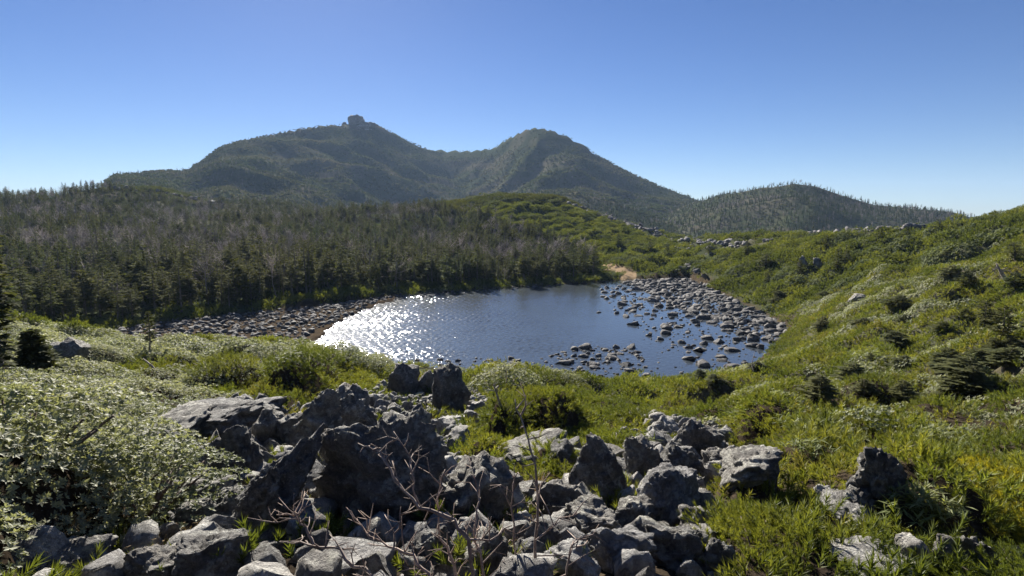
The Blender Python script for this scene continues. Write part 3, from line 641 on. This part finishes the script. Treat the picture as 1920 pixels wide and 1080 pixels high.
cand.sort(key=lambda c: -c[2] / math.hypot(c[0], c[1])); rest = cand[300:]
cz = ground_h(np.array([c[0] for c in cand]), np.array([c[1] for c in cand]))
side_label = {3: ('grey stone standing apart in open water off the stony right shore', 'stones standing in open water'), 0: ('grey stone in the crowded boulder shallows at the right of the pond', 'stones in the right-hand shallows'), 1: ('dark stone on the dry stony bed at the left of the pond', 'stones on the left-hand dry bed'), 2: ('grey stone along the near edge of the pond', 'stones along the near pond edge')}
for i, (x, y, s) in enumerate(cand[:300]):
    o = obj('pond_stone', stones[i % 9], loc=(x, y, max(cz[i], -.12 * s) + s * .08), rot=(random.uniform(-.3, .3), random.uniform(-.3, .3), random.uniform(0, 6.3)), scale=(s * random.uniform(.85, 1.35), s * random.uniform(.8, 1.1), s * random.uniform(.5, .8)))
    wpx, wpy = proj(x, y, 0.0); k = 1 if wpx < 740 else (2 if wpx < 1000 or wpy > 640 and wpx < 1260 else 0 if inside(REG[0][0], np.array([wpx]), wpy)[0] else 3)
    big = s * F / y > 26
    tag(o, ('large ' if big else 'small ') + side_label[k][0], 'stone', ('large ' if big else 'small ') + side_label[k][1])
n = len(rest); rs = np.array([c[2] for c in rest]); rp = np.array([(c[0], c[1]) for c in rest])
scatter('pond_rubble', source('pond_source', stones), 9, np.column_stack([rp, np.maximum(cz[300:], -.1 * rs) + rs * .08]), RNG.uniform(0, 6.3, (n, 3)) * np.array((.06, .06, 1)), np.stack([rs * 1.05, rs * .95, rs * .62], -1), RNG.integers(0, 9, n), 'small grey stones filling the gaps of the pond bed', 'stones')

# rock bands of the middle hill and the right ridge, one object each
bands = [([(1070, 372), (1110, 388), (1150, 404), (1200, 424), (1240, 440), (1290, 452), (1340, 458), (1400, 466)], 7, 250, (.6, 1.7), 'pale block in the scree band running down the middle hill', 'scree blocks on the middle hill'),
         ([(1530, 437), (1570, 428), (1610, 421), (1650, 424), (1690, 420), (1720, 417)], 2.5, 90, (.6, 1.7), 'pale rock of the broken crest line on the right ridge', 'crest rocks on the right ridge'),
         ([(1830, 404), (1850, 400), (1875, 398)], 2, 6, (.6, 1.3), 'small rock on the skyline at the right edge', 'skyline rocks at the right edge'),
         ([(230, 350), (300, 357), (400, 362), (420, 366)], 6, 24, (1.2, 2.6), 'pale rock on the bare knoll above the forest', 'rocks on the bare knoll')]
FARB = []
frocks = [rock_mesh('block', 500 + i, 3, (1, 1, 1), M['far_rock'], cuts=12, rough=.2) for i in range(6)]
for (line, spread, num, (a, b), lab, grp), lim in zip(bands, (300, 190, 120, 400)):
    tt = np.linspace(0, 1, len(line)); wl_ = []
    for p in line:
        v = p[1] + 2; q = hit(p[0], v)
        while q[1] > lim and v < p[1] + 60: v += 2; q = hit(p[0], v)
        wl_.append(q)
    for i in range(num):
        t = random.random(); x = np.interp(t, tt, [p[0] for p in wl_]) + random.gauss(0, spread * .3); y = np.interp(t, tt, [p[1] for p in wl_]) - (abs(random.gauss(0, spread)) if spread > 3 else random.gauss(0, spread)); z = gz(x, y)
        s = a + (b - a) * random.random() ** 2; FARB.append((x, y, s * .5 + 2.0))
        o = obj('scree_block' if spread > 3 else 'crest_rock', frocks[i % 6], loc=(x, y, z + s * .36), rot=(random.uniform(-.4, .4), random.uniform(-.4, .4), random.uniform(0, 6.3)), scale=(s * 1.2, s, s * .75)); tag(o, lab, 'rock', grp)
# summit crag: a tower with two smaller teeth
R, zc = R_PEAK.crest(np.array([math.atan((672 - 960) / F)])); R = float(R[0])
def crag(px, py, w, h, seed, lab):
    X, Y, Z = ray(px, py); q = R / math.hypot(X, Y); wm = w * q * Y / F; o = obj('summit_crag', rock_mesh('summit_crag', seed, 4, (wm, wm * 1.1, h * q * Y / F * 1.7), M['far_rock'], cuts=3, rough=.5, knob=.16), loc=(X * q, Y * q, CAMZ + Z * q - h * q / F * .3)); tag(o, lab, 'crag')
crag(671, 230, 36, 25, 701, 'rounded rock tower on top of the highest peak'); crag(646, 233, 10, 7, 702, 'small rock tooth left of the summit tower'); crag(678, 240, 64, 12, 704, 'broad rock plinth under the summit tower'); crag(697, 232, 26, 6, 703, 'low rock shoulder right of the summit tower')

# SECTION: forest
rg = np.random.default_rng(11)
fir_kinds = []
for H, R_, rag, nb, lo, bl in ((6.0, 1.7, .35, 95, .08, 1.3), (6.8, 1.6, .5, 100, .18, 1.7), (4.6, 1.7, .3, 85, .04, 1.5), (5.8, 1.4, .7, 70, .25, 2.2), (3.8, 1.5, .3, 75, .04, 1.2), (5.0, 1.9, .6, 80, .3, 2.6), (7.2, 1.3, .6, 85, .2, 1.2)):
    tb, T = conifer(rg, H, R_, rag, nb, lo, bl); fir_kinds.append((tb.mesh('trunk', M['bark']), tris('crown', T, M['fir'])))
bare_kinds = [bare_tree(rg, H, 1).mesh('bare_branches', M['grey_bark']) for H in (6.0, 5.2, 4.4)]
x, y = jitter(55, 470, 1.9, -54, 14); z = ground_h(x, y); px, py = proj(x, y, z)
k = inside(FOREST, px, py) & (~inside(SHORE, x, y)) & (z > .3); r = np.hypot(x, y)
k &= (edge_dist(SHORE, x, y) > 3.0) & (RNG.uniform(size=len(x)) < np.where(r > 300, .4, np.where(r > 170, .55, .85)))
k &= ~((np.hypot(x + .56 * 325, (y - 325) * .7) < 30))
x, y, z = x[k], y[k], z[k]; od = np.argsort(np.hypot(x, y) + RNG.uniform(0, 6, len(x))); x, y, z = x[od], y[od], z[od]; px, py = proj(x, y, z)
infr = np.nonzero((px > -40))[0]; single = set(infr[:300].tolist())
grey = n2(x, y, 38, 6.0, 2); pos, rot, scl, idx = [], [], [], []
for i in range(len(x)):
    far = np.hypot(x[i], y[i]); bare = random.random() < (.08 if far < 125 else .2 + .4 * (grey[i] > .1)); sc = (.42 + .68 * random.random() ** .8) * (1.0 if far < 140 else .9); sp = random.uniform(0, 6.28)
    if i in single:
        if bare:
            t = tag(empty('bare_tree', (x[i], y[i], z[i] - .1), (0, 0, sp), sc), 'leafless grey tree standing among the dark firs behind the far shore', 'tree', 'leafless trees behind the far shore'); obj('branches', bare_kinds[i % 3], t)
        else:
            t = tag(empty('fir_tree', (x[i], y[i], z[i] - .1), (0, 0, sp), (sc, sc, sc * random.uniform(.75, 1.05))), None, 'tree'); kq = random.randrange(7); zone = 'left end of the far shore' if px[i] < 330 else 'middle of the far shore' if px[i] < 720 else 'right end of the far shore'
            look = ('broad ragged', 'tall bare-stemmed', 'low spreading', 'thin wind-torn', 'small pointed', 'flat-topped', 'tall narrow')[kq]; tag(t, look + ' dark fir in the forest at the ' + zone, None, look + ' firs at the ' + zone); a, b = fir_kinds[kq]; obj('trunk', a, t); obj('crown', b, t)
    else:
        j = 7 + i % 3 if bare else random.randrange(7)
        for q in ((j,) if bare else (j, j + 10)): pos.append((x[i], y[i], z[i] - .1)); rot.append((0, 0, sp)); scl.append((sc, sc, sc * .88)); idx.append(q)
# source order: seven crowns, three bare trees, seven trunks
fsrc = source('forest_source', [c for t, c in fir_kinds] + bare_kinds + [t for t, c in fir_kinds])
scatter('forest', fsrc, 17, pos, rot, np.array(scl), idx, 'dark fir forest with grey leafless trees stretching back to the mountains', 'forest')
# SECTION: far slopes
def low_fir(rng, H, R_):
    T = []
    for k in range(26):
        t = .1 + .9 * k / 26; ph = k * 2.4; l = R_ * (1 - t) ** .8 + .15; d = np.array((math.cos(ph), math.sin(ph), rng.uniform(-.2, .3))); T.append(blade(np.array((0, 0, H * t)), unit(d), np.array((0, 0, 1.0)), l * rng.uniform(.7, 1.2), l * .8))
        T.append(blade(np.array((0, 0, H * t)), unit(d * .3 + np.array((0, 0, 1))), unit(d), H * .16, l * .7))
    return np.concatenate(T)
def low_bush(rng, R_, n=34):
    d = unit(rng.normal(size=(n, 3)) * np.array((1, 1, .6)) + np.array((0, 0, .35))); b = d * R_ * rng.uniform(.3, .7, (n, 1)) * np.array((1, 1, .7)); s = unit(np.cross(d, rng.normal(size=(n, 3)))) * R_ * .3
    return np.stack([b - s, b + s, b + d * R_ * .65], 1)
M['far_fir'] = leaf_mat('far_fir_needles', [(.04, .06, .03), (.06, .08, .036), (.075, .085, .045)], 1.0, 0.0, .25, (1.2, 1.2, .6))
M['far_bark'] = bark('far_bark', (.09, .078, .073, 1), (.17, .145, .135, 1))
fs = [tris('far_fir', low_fir(rg, 4.6, 2.0), M['far_fir']), tris('far_fir', low_fir(rg, 3.6, 1.9), M['far_green']), tris('far_fir', low_fir(rg, 5.4, 1.9), M['far_fir'])]
def thin_tree(rng):
    tb = Tubes(); tb.add([(0, 0, 0), (.1, 0, 3), (0, .1, 5.5)], [.13, .09, .03], 3)
    for k in range(22):
        a = rng.uniform(0, 6.28); h = rng.uniform(1.6, 4.8); l = rng.uniform(.8, 1.7); tb.add([(0, 0, h), (math.cos(a) * l, math.sin(a) * l, h + l * .9)], [.07, .03], 3)
    return tb.mesh('far_bare', M['far_bark'])
fs += [thin_tree(rg), thin_tree(rg)] + [tris('far_bush', low_bush(rg, 2.1, 44), M['far_green']) for _ in range(3)]
P_, R_s, S_, I_ = [], [], [], []
def far_cover(r0, r1, cs, az0, az1, chooser):
    x, y = jitter(r0, r1, cs, az0, az1); az = np.arctan2(x, y); rr = np.hypot(x, y); hs = np.stack([k.h(x, y) for k in RIDGES[:4]]); w = hs.argmax(0); z = ground_h(x, y)
    Rc = np.stack([k.crest(az)[0] for k in RIDGES[:4]]); k = rr < np.take_along_axis(Rc, w[None], 0)[0] + 12
    x, y, z, w = x[k], y[k], z[k], w[k]; zmax = hs.max(0)[k]; kind, s = chooser(x, y, z, w, zmax); q = kind >= 0
    P_.append(np.stack([x, y, z - .2], -1)[q]); m = q.sum(); R_s.append(np.column_stack([np.zeros(m), np.zeros(m), RNG.uniform(0, 6.28, m)])); S_.append(s[q]); I_.append(kind[q])
def choose(x, y, z, w, zm):
    n = len(x); u = RNG.uniform(size=n); patch = n2(x, y, 60, 9.0, 3); bush = RNG.integers(5, 8, n); fir = RNG.integers(0, 3, n); bare = RNG.integers(3, 5, n)
    kind = np.where(u < .22 + .5 * (patch > .1), bush, np.where(u < .93, fir, bare)); s = RNG.uniform(.6, 1.1, n) * np.where(w >= 2, .75, 1.0)
    hill = (w == 2); kind = np.where(hill, np.where(u < .72, fir, np.where(u < .9, bare, bush)), kind)
    high = (w < 2) & (zm > 70); kind = np.where(high, np.where(u < .88, bush, fir), kind); s = np.where(high, s * .75, s); s = np.where((w < 2) & (kind < 5), s * .62, s)
    top = (w == 1) & (zm > 110) & (u < .75) | (w == 0) & (zm > 150) & (u < .6); kind = np.where(top, -1, kind); s = np.where(top, .5, s)
    return kind, s
far_cover(400, 780, 3.5, -42, 44, choose); far_cover(780, 1230, 4.6, -36, 22, choose)
scatter('hillside_woods', source('far_source', fs), 8, np.concatenate(P_), np.concatenate(R_s), np.concatenate(S_), np.concatenate(I_), 'dark woods and scrub clothing the mountains and the far hill', 'woods')
# SECTION: scrub
rp_ = np.random.default_rng(21)
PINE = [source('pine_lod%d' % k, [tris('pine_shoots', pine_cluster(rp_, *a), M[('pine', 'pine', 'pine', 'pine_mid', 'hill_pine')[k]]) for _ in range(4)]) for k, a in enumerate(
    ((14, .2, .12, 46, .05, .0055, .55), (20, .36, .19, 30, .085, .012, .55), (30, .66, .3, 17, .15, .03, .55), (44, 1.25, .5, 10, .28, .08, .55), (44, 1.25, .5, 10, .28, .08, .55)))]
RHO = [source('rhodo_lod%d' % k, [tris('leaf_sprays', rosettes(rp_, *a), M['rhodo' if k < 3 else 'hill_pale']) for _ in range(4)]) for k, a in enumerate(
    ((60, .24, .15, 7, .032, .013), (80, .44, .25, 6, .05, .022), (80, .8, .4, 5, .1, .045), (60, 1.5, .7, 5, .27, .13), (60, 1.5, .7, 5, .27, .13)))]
PALE = [(-400, 600), (60, 612), (290, 642), (620, 648), (745, 682), (690, 690), (560, 682), (440, 700), (400, 745), (470, 752), (330, 782), (230, 832), (350, 905), (345, 985), (200, 1045), (40, 1085), (-400, 1400)]
GREENLEFT = [(330, 672), (450, 700), (400, 690), (300, 700), (200, 705), (200, 680)]
def clear_of_rocks(x, y, f=.8):
    k = np.ones(len(x), bool)
    for bx, by, br in BOULDERS + FARB: k &= np.hypot(x - bx, y - by) > br * f
    return k
pine_out = [[] for _ in range(5)]; rho_out = [[] for _ in range(5)]; near_spots = []
for lod, (r0, r1, cs) in enumerate(((2.2, 11, .23), (11, 28, .38), (28, 75, .68), (75, 215, 1.25))):
    x, y = jitter(r0, r1, cs); z = ground_h(x, y); px, py = proj(x, y, z); k = (z > .12) & (~in_rocks(px, py) | (n2(x, y, .9, 61.0, 2) > .3)) & clear_of_rocks(x, y, .62 if lod == 0 else .8)
    k &= ~((lod > 1) & inside(SHORE, x, y)) & ~inside(SAND_PX, px, py)
    fo = inside(FOREST, px, py) & (np.hypot(x, y) > 55) & (edge_dist(SHORE, x, y) > 5); k &= ~fo | (RNG.uniform(size=len(x)) < .12)
    gap = n2(x, y, 1.1 + lod * 1.0, 33.0, 2); k &= (gap > (-2 if lod == 0 else -.6)) & ((mdist(x, y, np.hypot(x, y)) < np.where(px < 700, .6, 2.0 if lod == 0 else .6)) | (RNG.uniform(size=len(x)) < .1))
    x, y, z, px, py = x[k], y[k], z[k], px[k], py[k]; n = len(x); mixn = n2(x, y, 4.5 + lod * 2.5, 15.0, 3); edge = n2(x, y, 3.0, 18.0, 2)
    pale = inside(PALE, px + 40 * edge, py + 15 * edge) & ~inside(GREENLEFT, px, py) & (mixn > -.42) | ((px > 1250) & (mixn > .1) & (RNG.uniform(size=n) < .3)) | ((px < 1250) & (lod > 1) & (mixn > .3) & (RNG.uniform(size=n) < .3)); pale &= ~((lod == 0) & (px > 900))
    rightish = sstep(900, 1500, px); ep = .12 * (1.6 ** lod); gx_ = (ground_h(x + ep, y) - ground_h(x - ep, y)) / (2 * ep); gy_ = (ground_h(x, y + ep) - ground_h(x, y - ep)) / (2 * ep)
    lean = np.stack([-.4 * rightish - np.clip(gx_, -1.2, 1.2) * .7 + RNG.normal(size=n) * .2, .05 - np.clip(gy_, -1.2, 1.2) * .7 + RNG.normal(size=n) * .2], -1)
    e = euler_of(lean[:, 0], lean[:, 1], RNG.uniform(0, 6.28, n)); s = RNG.uniform(.75, 1.3, n) * (1.25 if lod == 0 else 1.0)
    for out, m in ((pine_out[lod], ~pale), (rho_out[lod], pale)): out.append((np.stack([x, y, z], -1)[m], e[m], s[m]))
x, y = jitter(215, 430, 2.0, -38, 40); z = ground_h(x, y); px, py = proj(x, y, z); hump = np.hypot(x + .56 * 325, (y - 325) * .7) < 34
k = (~inside(FOREST, px, py) | hump) & (z > -8) & clear_of_rocks(x, y); x, y, z = x[k], y[k], z[k]; n = len(x); pl = n2(x, y, 12, 15.0, 2) > .35
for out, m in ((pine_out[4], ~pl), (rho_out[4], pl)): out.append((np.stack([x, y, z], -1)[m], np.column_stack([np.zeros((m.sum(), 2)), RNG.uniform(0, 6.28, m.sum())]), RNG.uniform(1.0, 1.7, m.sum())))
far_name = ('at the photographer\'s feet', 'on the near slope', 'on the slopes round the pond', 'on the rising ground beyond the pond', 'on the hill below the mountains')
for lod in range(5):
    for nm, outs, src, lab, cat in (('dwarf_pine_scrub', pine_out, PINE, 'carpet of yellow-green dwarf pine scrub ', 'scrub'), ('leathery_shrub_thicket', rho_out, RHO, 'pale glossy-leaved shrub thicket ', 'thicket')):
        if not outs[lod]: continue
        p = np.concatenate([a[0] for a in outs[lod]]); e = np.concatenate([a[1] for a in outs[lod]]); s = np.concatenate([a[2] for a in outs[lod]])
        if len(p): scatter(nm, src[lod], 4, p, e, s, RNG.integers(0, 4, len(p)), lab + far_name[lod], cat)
# bushes that stand out one by one ---------------------------------------------------------------
def bush_parts(rng, kind, rad, ht, mat):
    tb = Tubes(); T = []
    for k in range(11):
        a = rng.uniform(0, 6.28); l = rad * rng.uniform(.5, .95); e = np.array((math.cos(a) * l, math.sin(a) * l, ht * rng.uniform(.45, .8))); tb.add([(0, 0, -.1), e * np.array((.45, .45, .35)), e], [.022, .015, .007], 4)
    for k in range(26):
        a = k * 2.4; r = rad * math.sqrt((k + .5) / 26); c = np.array((r * math.cos(a), r * math.sin(a), ht * (1 - .75 * (r / rad) ** 2) * rng.uniform(.8, 1.1)))
        P0 = pine_cluster(rng, 13, .2, .11, 38, .05, .0058, .6) if kind == 'pine' else rosettes(rng, 46, .22, .13, 7, .033, .014); P0 = P0 * rng.uniform(.9, 1.2)
        if kind == 'pine': P0 = P0 + P0[..., 2:3] * np.array((-.35, .1, 0))
        T.append(P0 + c)
    return tb.mesh('stems', M['stem']), tris('foliage', np.concatenate(T), mat)
PB = [bush_parts(rp_, 'pine', .6, .3, M['pine']) for _ in range(3)]; RB = [bush_parts(rp_, 'rhodo', .6, .45, M['rhodo']) for _ in range(3)]
YB = bush_parts(rp_, 'pine', .6, .3, M['pine_yellow'])
def bush(name, parts, x, y, s, label, group=None, dz=0.0):
    t = empty(name, (x, y, gz(x, y) - .05 + dz), (0, 0, random.uniform(0, 6.28) if parts in RB else random.uniform(-.5, .5)), s); tag(t, label, 'shrub', group); obj('stems', parts[0], t); obj('foliage', parts[1], t)
x, y = jitter(3.6, 13, 1.05); z = ground_h(x, y); px, py = proj(x, y, z); k = ~in_rocks(px, py) & clear_of_rocks(x, y, 1.5) & (px > -150) & (px < 2070)
for i, (a, b, u, v) in enumerate(zip(x[k], y[k], px[k], py[k])):
    if inside(PALE, np.array([u]), np.array([v]))[0]: bush('leathery_shrub', RB[i % 3], a, b, random.uniform(.7, 1.35), 'pale glossy-leaved shrub on the near slope left of the boulders', 'pale shrubs left of the boulders')
    elif u > 1250: bush('dwarf_pine', PB[i % 3], a, b, random.uniform(.45, .7), 'yellow-green dwarf pine on the near slope right of the boulders', 'dwarf pines right of the boulders')
    else: bush('dwarf_pine', PB[i % 3], a, b, random.uniform(.6, .95), 'yellow-green dwarf pine just behind the central boulders', 'dwarf pines behind the central boulders')
def spot(px, py): return hit(px, py)
for px, py, s, lab in ((1885, 950, .85, 'bright yellow bush at the right edge above the pitted boulder'), (1850, 905, .6, 'yellowing bush behind the bright yellow one'), (1905, 1020, .6, 'low yellow bush at the bottom right')):
    q = spot(px, py); bush('yellow_bush', YB, q[0], q[1], s, lab)
q = spot(1025, 895); bush('cushion_shrub', PB[0], q[0], q[1], .55, 'little green cushion shrub in a hollow of the rock jumble')
q = spot(1420, 1030); bush('needle_bush', PB[1], q[0], q[1], .62, 'tall green needle bush beside the rock jumble')
q = spot(270, 985); bush('leathery_shrub', RB[1], q[0], q[1], 1.0, 'pale shrub spilling onto the smooth sloping rock sheet', dz=.1)
for i, (px, py, s, kd) in enumerate(((1000, 728, 2.3, 0), (950, 738, 1.9, 1), (1045, 735, 2.0, 1), (905, 735, 1.6, 0), (1075, 745, 1.6, 0), (820, 745, 1.3, 0), (640, 690, 1.8, 1), (575, 690, 1.6, 0), (700, 700, 1.7, 1), (500, 690, 1.6, 1), (420, 700, 1.5, 0))):
    q = spot(px, py); bush('tall_shrub', (RB if kd else PB)[i % 3], q[0], q[1], s, 'tall grey-green shrub between the boulders and the near shore', 'tall shrubs above the near shore')
# bamboo grass
SG = [tris('blades', sasa_clump(rp_, 16, .3, .32, .2, .034), M['sasa']) for _ in range(3)]
for i, (px, py) in enumerate(((1480, 800), (1510, 808), (1540, 812), (1570, 828), (1600, 838), (1500, 850), (1525, 860), (1740, 828), (1775, 832), (1815, 836), (1890, 885), (1915, 880), (1715, 962), (1745, 975), (1770, 985), (1690, 990), (1620, 640 + 40), (1835, 722), (1820, 690), (1210, 840))):
    x, y, z = hit(px, py + 8); t = empty('bamboo_grass', (x, y, z), (0, 0, i * 1.3), max(.5, min(2.2, y / 14))); obj('leaves', SG[i % 3], t)
    t['kind'] = 'thing'; tag(t, 'clump of pale long-leaved bamboo grass in the right-hand scrub', 'grass', 'bamboo grass clumps in the scrub')
# tawny grass
GT = [tris('blades', grass_tuft(rp_, 150, .12, .2, .006), M['grass']) for _ in range(3)]
for i, (px, py, s, lab) in enumerate(((628, 800, 1.5, 'tawny dry grass on the flank of the pointed boulder'), (640, 822, 1.1, 'small dry grass tuft below the pointed boulder'), (330, 1030, 1.0, 'wide tawny grass tuft by the bottom left rocks'), (300, 1050, .9, 'tawny grass tuft on the flat bottom rock'),
        (362, 1010, .8, 'thin tawny tuft above the bottom left rocks'), (455, 965, .9, 'dry grass under the foot of the leaning rib'), (490, 958, .7, 'dry grass tuft in the shadow of the leaning rib'), (135, 1000, .9, 'brown grass tuft among the pale shrubs'), (1172, 935, .8, 'dry grass between the rough boulder and pale wedge'), (1195, 945, .7, 'small dry tuft at the pale wedge'), (1008, 912, .9, 'dry grass under the green cushion shrub'), (505, 792, 1.6, 'tawny grass in a crack of the layered slab'))):
    x, y, z = hit(px, py); tag(obj('grass_tuft', GT[i % 3], loc=(x, y - .08, z + .03), rot=(0, 0, i), scale=s), lab, 'grass', kind='thing')
x, y = jitter(2.0, 16, .3); z = ground_h(x, y); px, py = proj(x, y, z); k = in_rocks(px, py) & (n2(x, y, .8, 71.0, 2) > .1); n = k.sum()
scatter('dry_grass', source('grass_source', GT), 3, np.stack([x, y, z], -1)[k], np.column_stack([np.zeros((n, 2)), RNG.uniform(0, 6, n)]), RNG.uniform(.35, .75, n), RNG.integers(0, 3, n), 'thin dry grass growing in gaps between the boulders', 'grass')
# firs at the left edge
def lone_fir(px, py, H, R_, lab, seed, nb=90, lo=.05, dx=0, rag=.3):
    x, y, z = hit(px, py); rr = np.random.default_rng(seed); tb, T = conifer(rr, H, R_, rag, nb, lo); t = empty('fir_tree', (x + dx, y, z - .1)); tag(t, lab, 'tree'); obj('trunk', tb.mesh('trunk', M['bark']), t); obj('crown', tris('crown', T, M['fir']), t)
lone_fir(5, 738, 4.1, .55, 'tall narrow fir cut off by the left edge', 41, 170, .04)
lone_fir(66, 738, 1.45, .66, 'dense dark fir sapling by the left edge', 42, 190, .0)
lone_fir(283, 668, 1.9, .42, 'tiny thin fir above the pale shrubs by the pond', 43, 40, .3)
for i, (px, py, H) in enumerate(((1845, 620, 1.6), (1880, 640, 1.4), (1500, 520, 2.2), (1570, 510, 2.6), (1585, 500, 2.2), (1440, 530, 2.0), (1630, 690, .8), (1760, 440, 1.8), (1700, 450, 1.6), (1330, 480, 2.4), (1250, 480, 2.6), (1400, 480, 2.2), (1650, 455, 2), (1550, 470, 2.2), (1220, 470, 2.6), (1160, 460, 2.6))):
    x, y, z = hit(px, py); t = empty('dwarf_fir', (x, y, z - .1), (0, 0, i), (H / 3.8 * 1.35, H / 3.8 * 1.35, H / 3.8)); tag(t, 'low dark bushy fir rising above the right-hand scrub', 'tree', 'low firs in the right-hand scrub'); obj('trunk', fir_kinds[4][0], t); obj('crown', fir_kinds[4][1], t)
rf = np.random.default_rng(77); low_crowns = {}
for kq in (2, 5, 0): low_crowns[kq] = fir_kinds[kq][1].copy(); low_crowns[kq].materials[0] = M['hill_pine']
for i in range(60):
    px, py = rf.uniform(1230, 1910), rf.uniform(470, 760); x, y, z = hit(px, py)
    if py < 470 + max(0, 1500 - px) * .5 or y > 140 or inside(SHORE, np.array([x]), np.array([y]))[0] or edge_dist(SHORE, np.array([x]), np.array([y]))[0] < 2: continue
    h = rf.uniform(.25, .5) * (.7 + y / 90); t = empty('dwarf_fir', (x, y, z - .1), (0, 0, i * 1.7), (h * 1.2, h * 1.2, h * .4)); tag(t, 'low dark bushy fir rising above the right-hand scrub', 'tree', 'low firs in the right-hand scrub'); kq = (2, 5, 0)[i % 3]; obj('trunk', fir_kinds[kq][0], t); obj('crown', low_crowns[kq], t)
# SECTION: bare twigs
def twig_line(tb, pix, Y0, Y1, r0, r1, rng, side=True, lev=0):
    n = len(pix); P3 = [np.array(at(px, py, Y0 + (Y1 - Y0) * i / (n - 1))) for i, (px, py) in enumerate(pix)]
    Q3 = []
    for a, b in zip(P3[:-1], P3[1:]):
        for t in (0, .34, .67): Q3.append(a + (b - a) * t + rng.normal(size=3) * .006)
    Q3.append(P3[-1]); m = len(Q3); tb.add(Q3, [(r0 + (r1 - r0) * i / (m - 1)) * rng.uniform(.85, 1.2) for i in range(m)], 6)
    if side:
        for i in range(2, m - 1):
            for _ in range(2 if rng.uniform() < .45 else 1):
                d = unit(unit(Q3[i + 1] - Q3[i]) * .6 + rng.normal(size=3) * np.array((.7, .5, .6)) + np.array((0, 0, .3))); l = rng.uniform(.04, .17); a = Q3[i]; b = a + d * l * .5; c = b + unit(d + rng.normal(size=3) * .45) * l * .5; tb.add([a, b, c], [r1 * 1.3 + .001, r1 + .0008, .0013], 4)
                if l > .09: tb.add([b, b + unit(d + rng.normal(size=3) * .9) * l * .4], [r1 * .9, .0012], 3)
rt = np.random.default_rng(5)
x, y, z = at(925, 1120, 2.7); shrub = tag(empty('bare_shrub', (x, y, z)), 'leafless crooked shrub with pale twigs in front of the boulders', 'shrub')
LINES = [('stem', [(1002, 1140), (1004, 1080), (1009, 978), (1004, 867), (985, 800), (966, 748)], 2.6, 2.9, .009, .0025), ('stem', [(960, 1140), (964, 1044), (962, 950), (964, 876)], 2.65, 2.8, .007, .002),
         ('stem', [(890, 1140), (880, 1013), (849, 978), (787, 951), (747, 911), (722, 867), (702, 842), (671, 831)], 2.55, 2.85, .011, .002), ('branch', [(787, 953), (772, 900), (769, 858), (738, 809)], 2.72, 2.9, .006, .002),
         ('stem', [(800, 1140), (720, 1090), (667, 1058), (627, 1027), (582, 1020), (524, 1016)], 2.5, 2.75, .01, .0025), ('branch', [(590, 1022), (576, 995), (562, 975), (508, 978)], 2.66, 2.75, .007, .002), ('branch', [(566, 982), (556, 968), (548, 962)], 2.72, 2.75, .005, .002),
         ('stem', [(830, 1140), (800, 1076), (773, 1044), (729, 1027), (689, 1000), (649, 951)], 2.5, 2.8, .009, .002), ('branch', [(735, 1030), (748, 990), (752, 950)], 2.62, 2.7, .005, .002),
         ('branch', [(1006, 1013), (1036, 987), (1089, 960)], 2.66, 2.7, .005, .002), ('stem', [(920, 1140), (905, 1060), (890, 1000), (900, 940), (885, 890)], 2.55, 2.75, .009, .002), ('branch', [(880, 1015), (920, 1010), (960, 985)], 2.6, 2.7, .006, .002), ('stem', [(870, 1140), (850, 1060), (830, 1010), (820, 930), (835, 880)], 2.6, 2.8, .008, .002), ('stem', [(1050, 1140), (1060, 1080), (1075, 1030), (1090, 1005)], 2.5, 2.6, .006, .002)]
for nm, pix, a, b, r0, r1 in LINES:
    tb = Tubes(); twig_line(tb, pix, a, b, r0, r1, rt); o = obj(nm, tb.mesh(nm, M['twig'])); o.parent = shrub; o.matrix_parent_inverse = Matrix.Translation((-x, -y, -z))
def snag(px, py, tx, ty, rad, lab, n):
    x, y, z = hit(px, py); b = np.array(at(tx, ty, y)); tb = Tubes(); a = np.array((x, y, z - .15)); tb.add([a, a + (b - a) * .5 + rt.normal(size=3) * .06, b], [rad, rad * .7, rad * .25], 6)
    for k in range(n):
        c = a + (b - a) * rt.uniform(.4, 1); d = unit(rt.normal(size=3) + np.array((0, 0, .5))); l = np.linalg.norm(b - a) * rt.uniform(.15, .4); tb.add([c, c + d * l], [rad * .4, rad * .12], 4)
    me = tb.mesh('dead_branch', M['grey_bark']); o = obj('dead_branch', me); tag(o, lab, 'branch')
snag(1893, 535, 1868, 494, .13, 'bleached dead trunk leaning in the right slope scrub', 5); snag(1416, 705, 1415, 660, .035, 'thin dead stick at the pond edge', 3); snag(945, 770, 925, 720, .03, 'pale dead branch by the standing stone', 7); snag(1590, 665, 1612, 640, .03, 'short dead twig above the right scrub', 4); snag(300, 700, 268, 672, .05, 'fallen bleached branch among the pale shrubs', 4)
# SECTION: haze
hz = N('haze'); pv = hz.a('VolumePrincipled', {'Color': (.5, .7, 1.0, 1), 'Density': .00013, 'Anisotropy': 0.0}); hz.t.links.new(pv.outputs[0], hz.out.inputs[1])
L0, L1, zlo, zhi = -4050, 4050, float(gv[:, 2].min()) - 1.5, float(gv[:, 2].max()) + 45
hv = [(a, b, c) for a in (L0, L1) for b in (L0, L1) for c in (zlo, zhi)]; hf = [(0, 1, 3, 2), (4, 6, 7, 5), (0, 4, 5, 1), (2, 3, 7, 6), (0, 2, 6, 4), (1, 5, 7, 3)]
tag(obj('haze', mesh('haze', hv, hf, hz.m)), 'thin bluish haze in the mountain air', 'haze', kind='stuff')
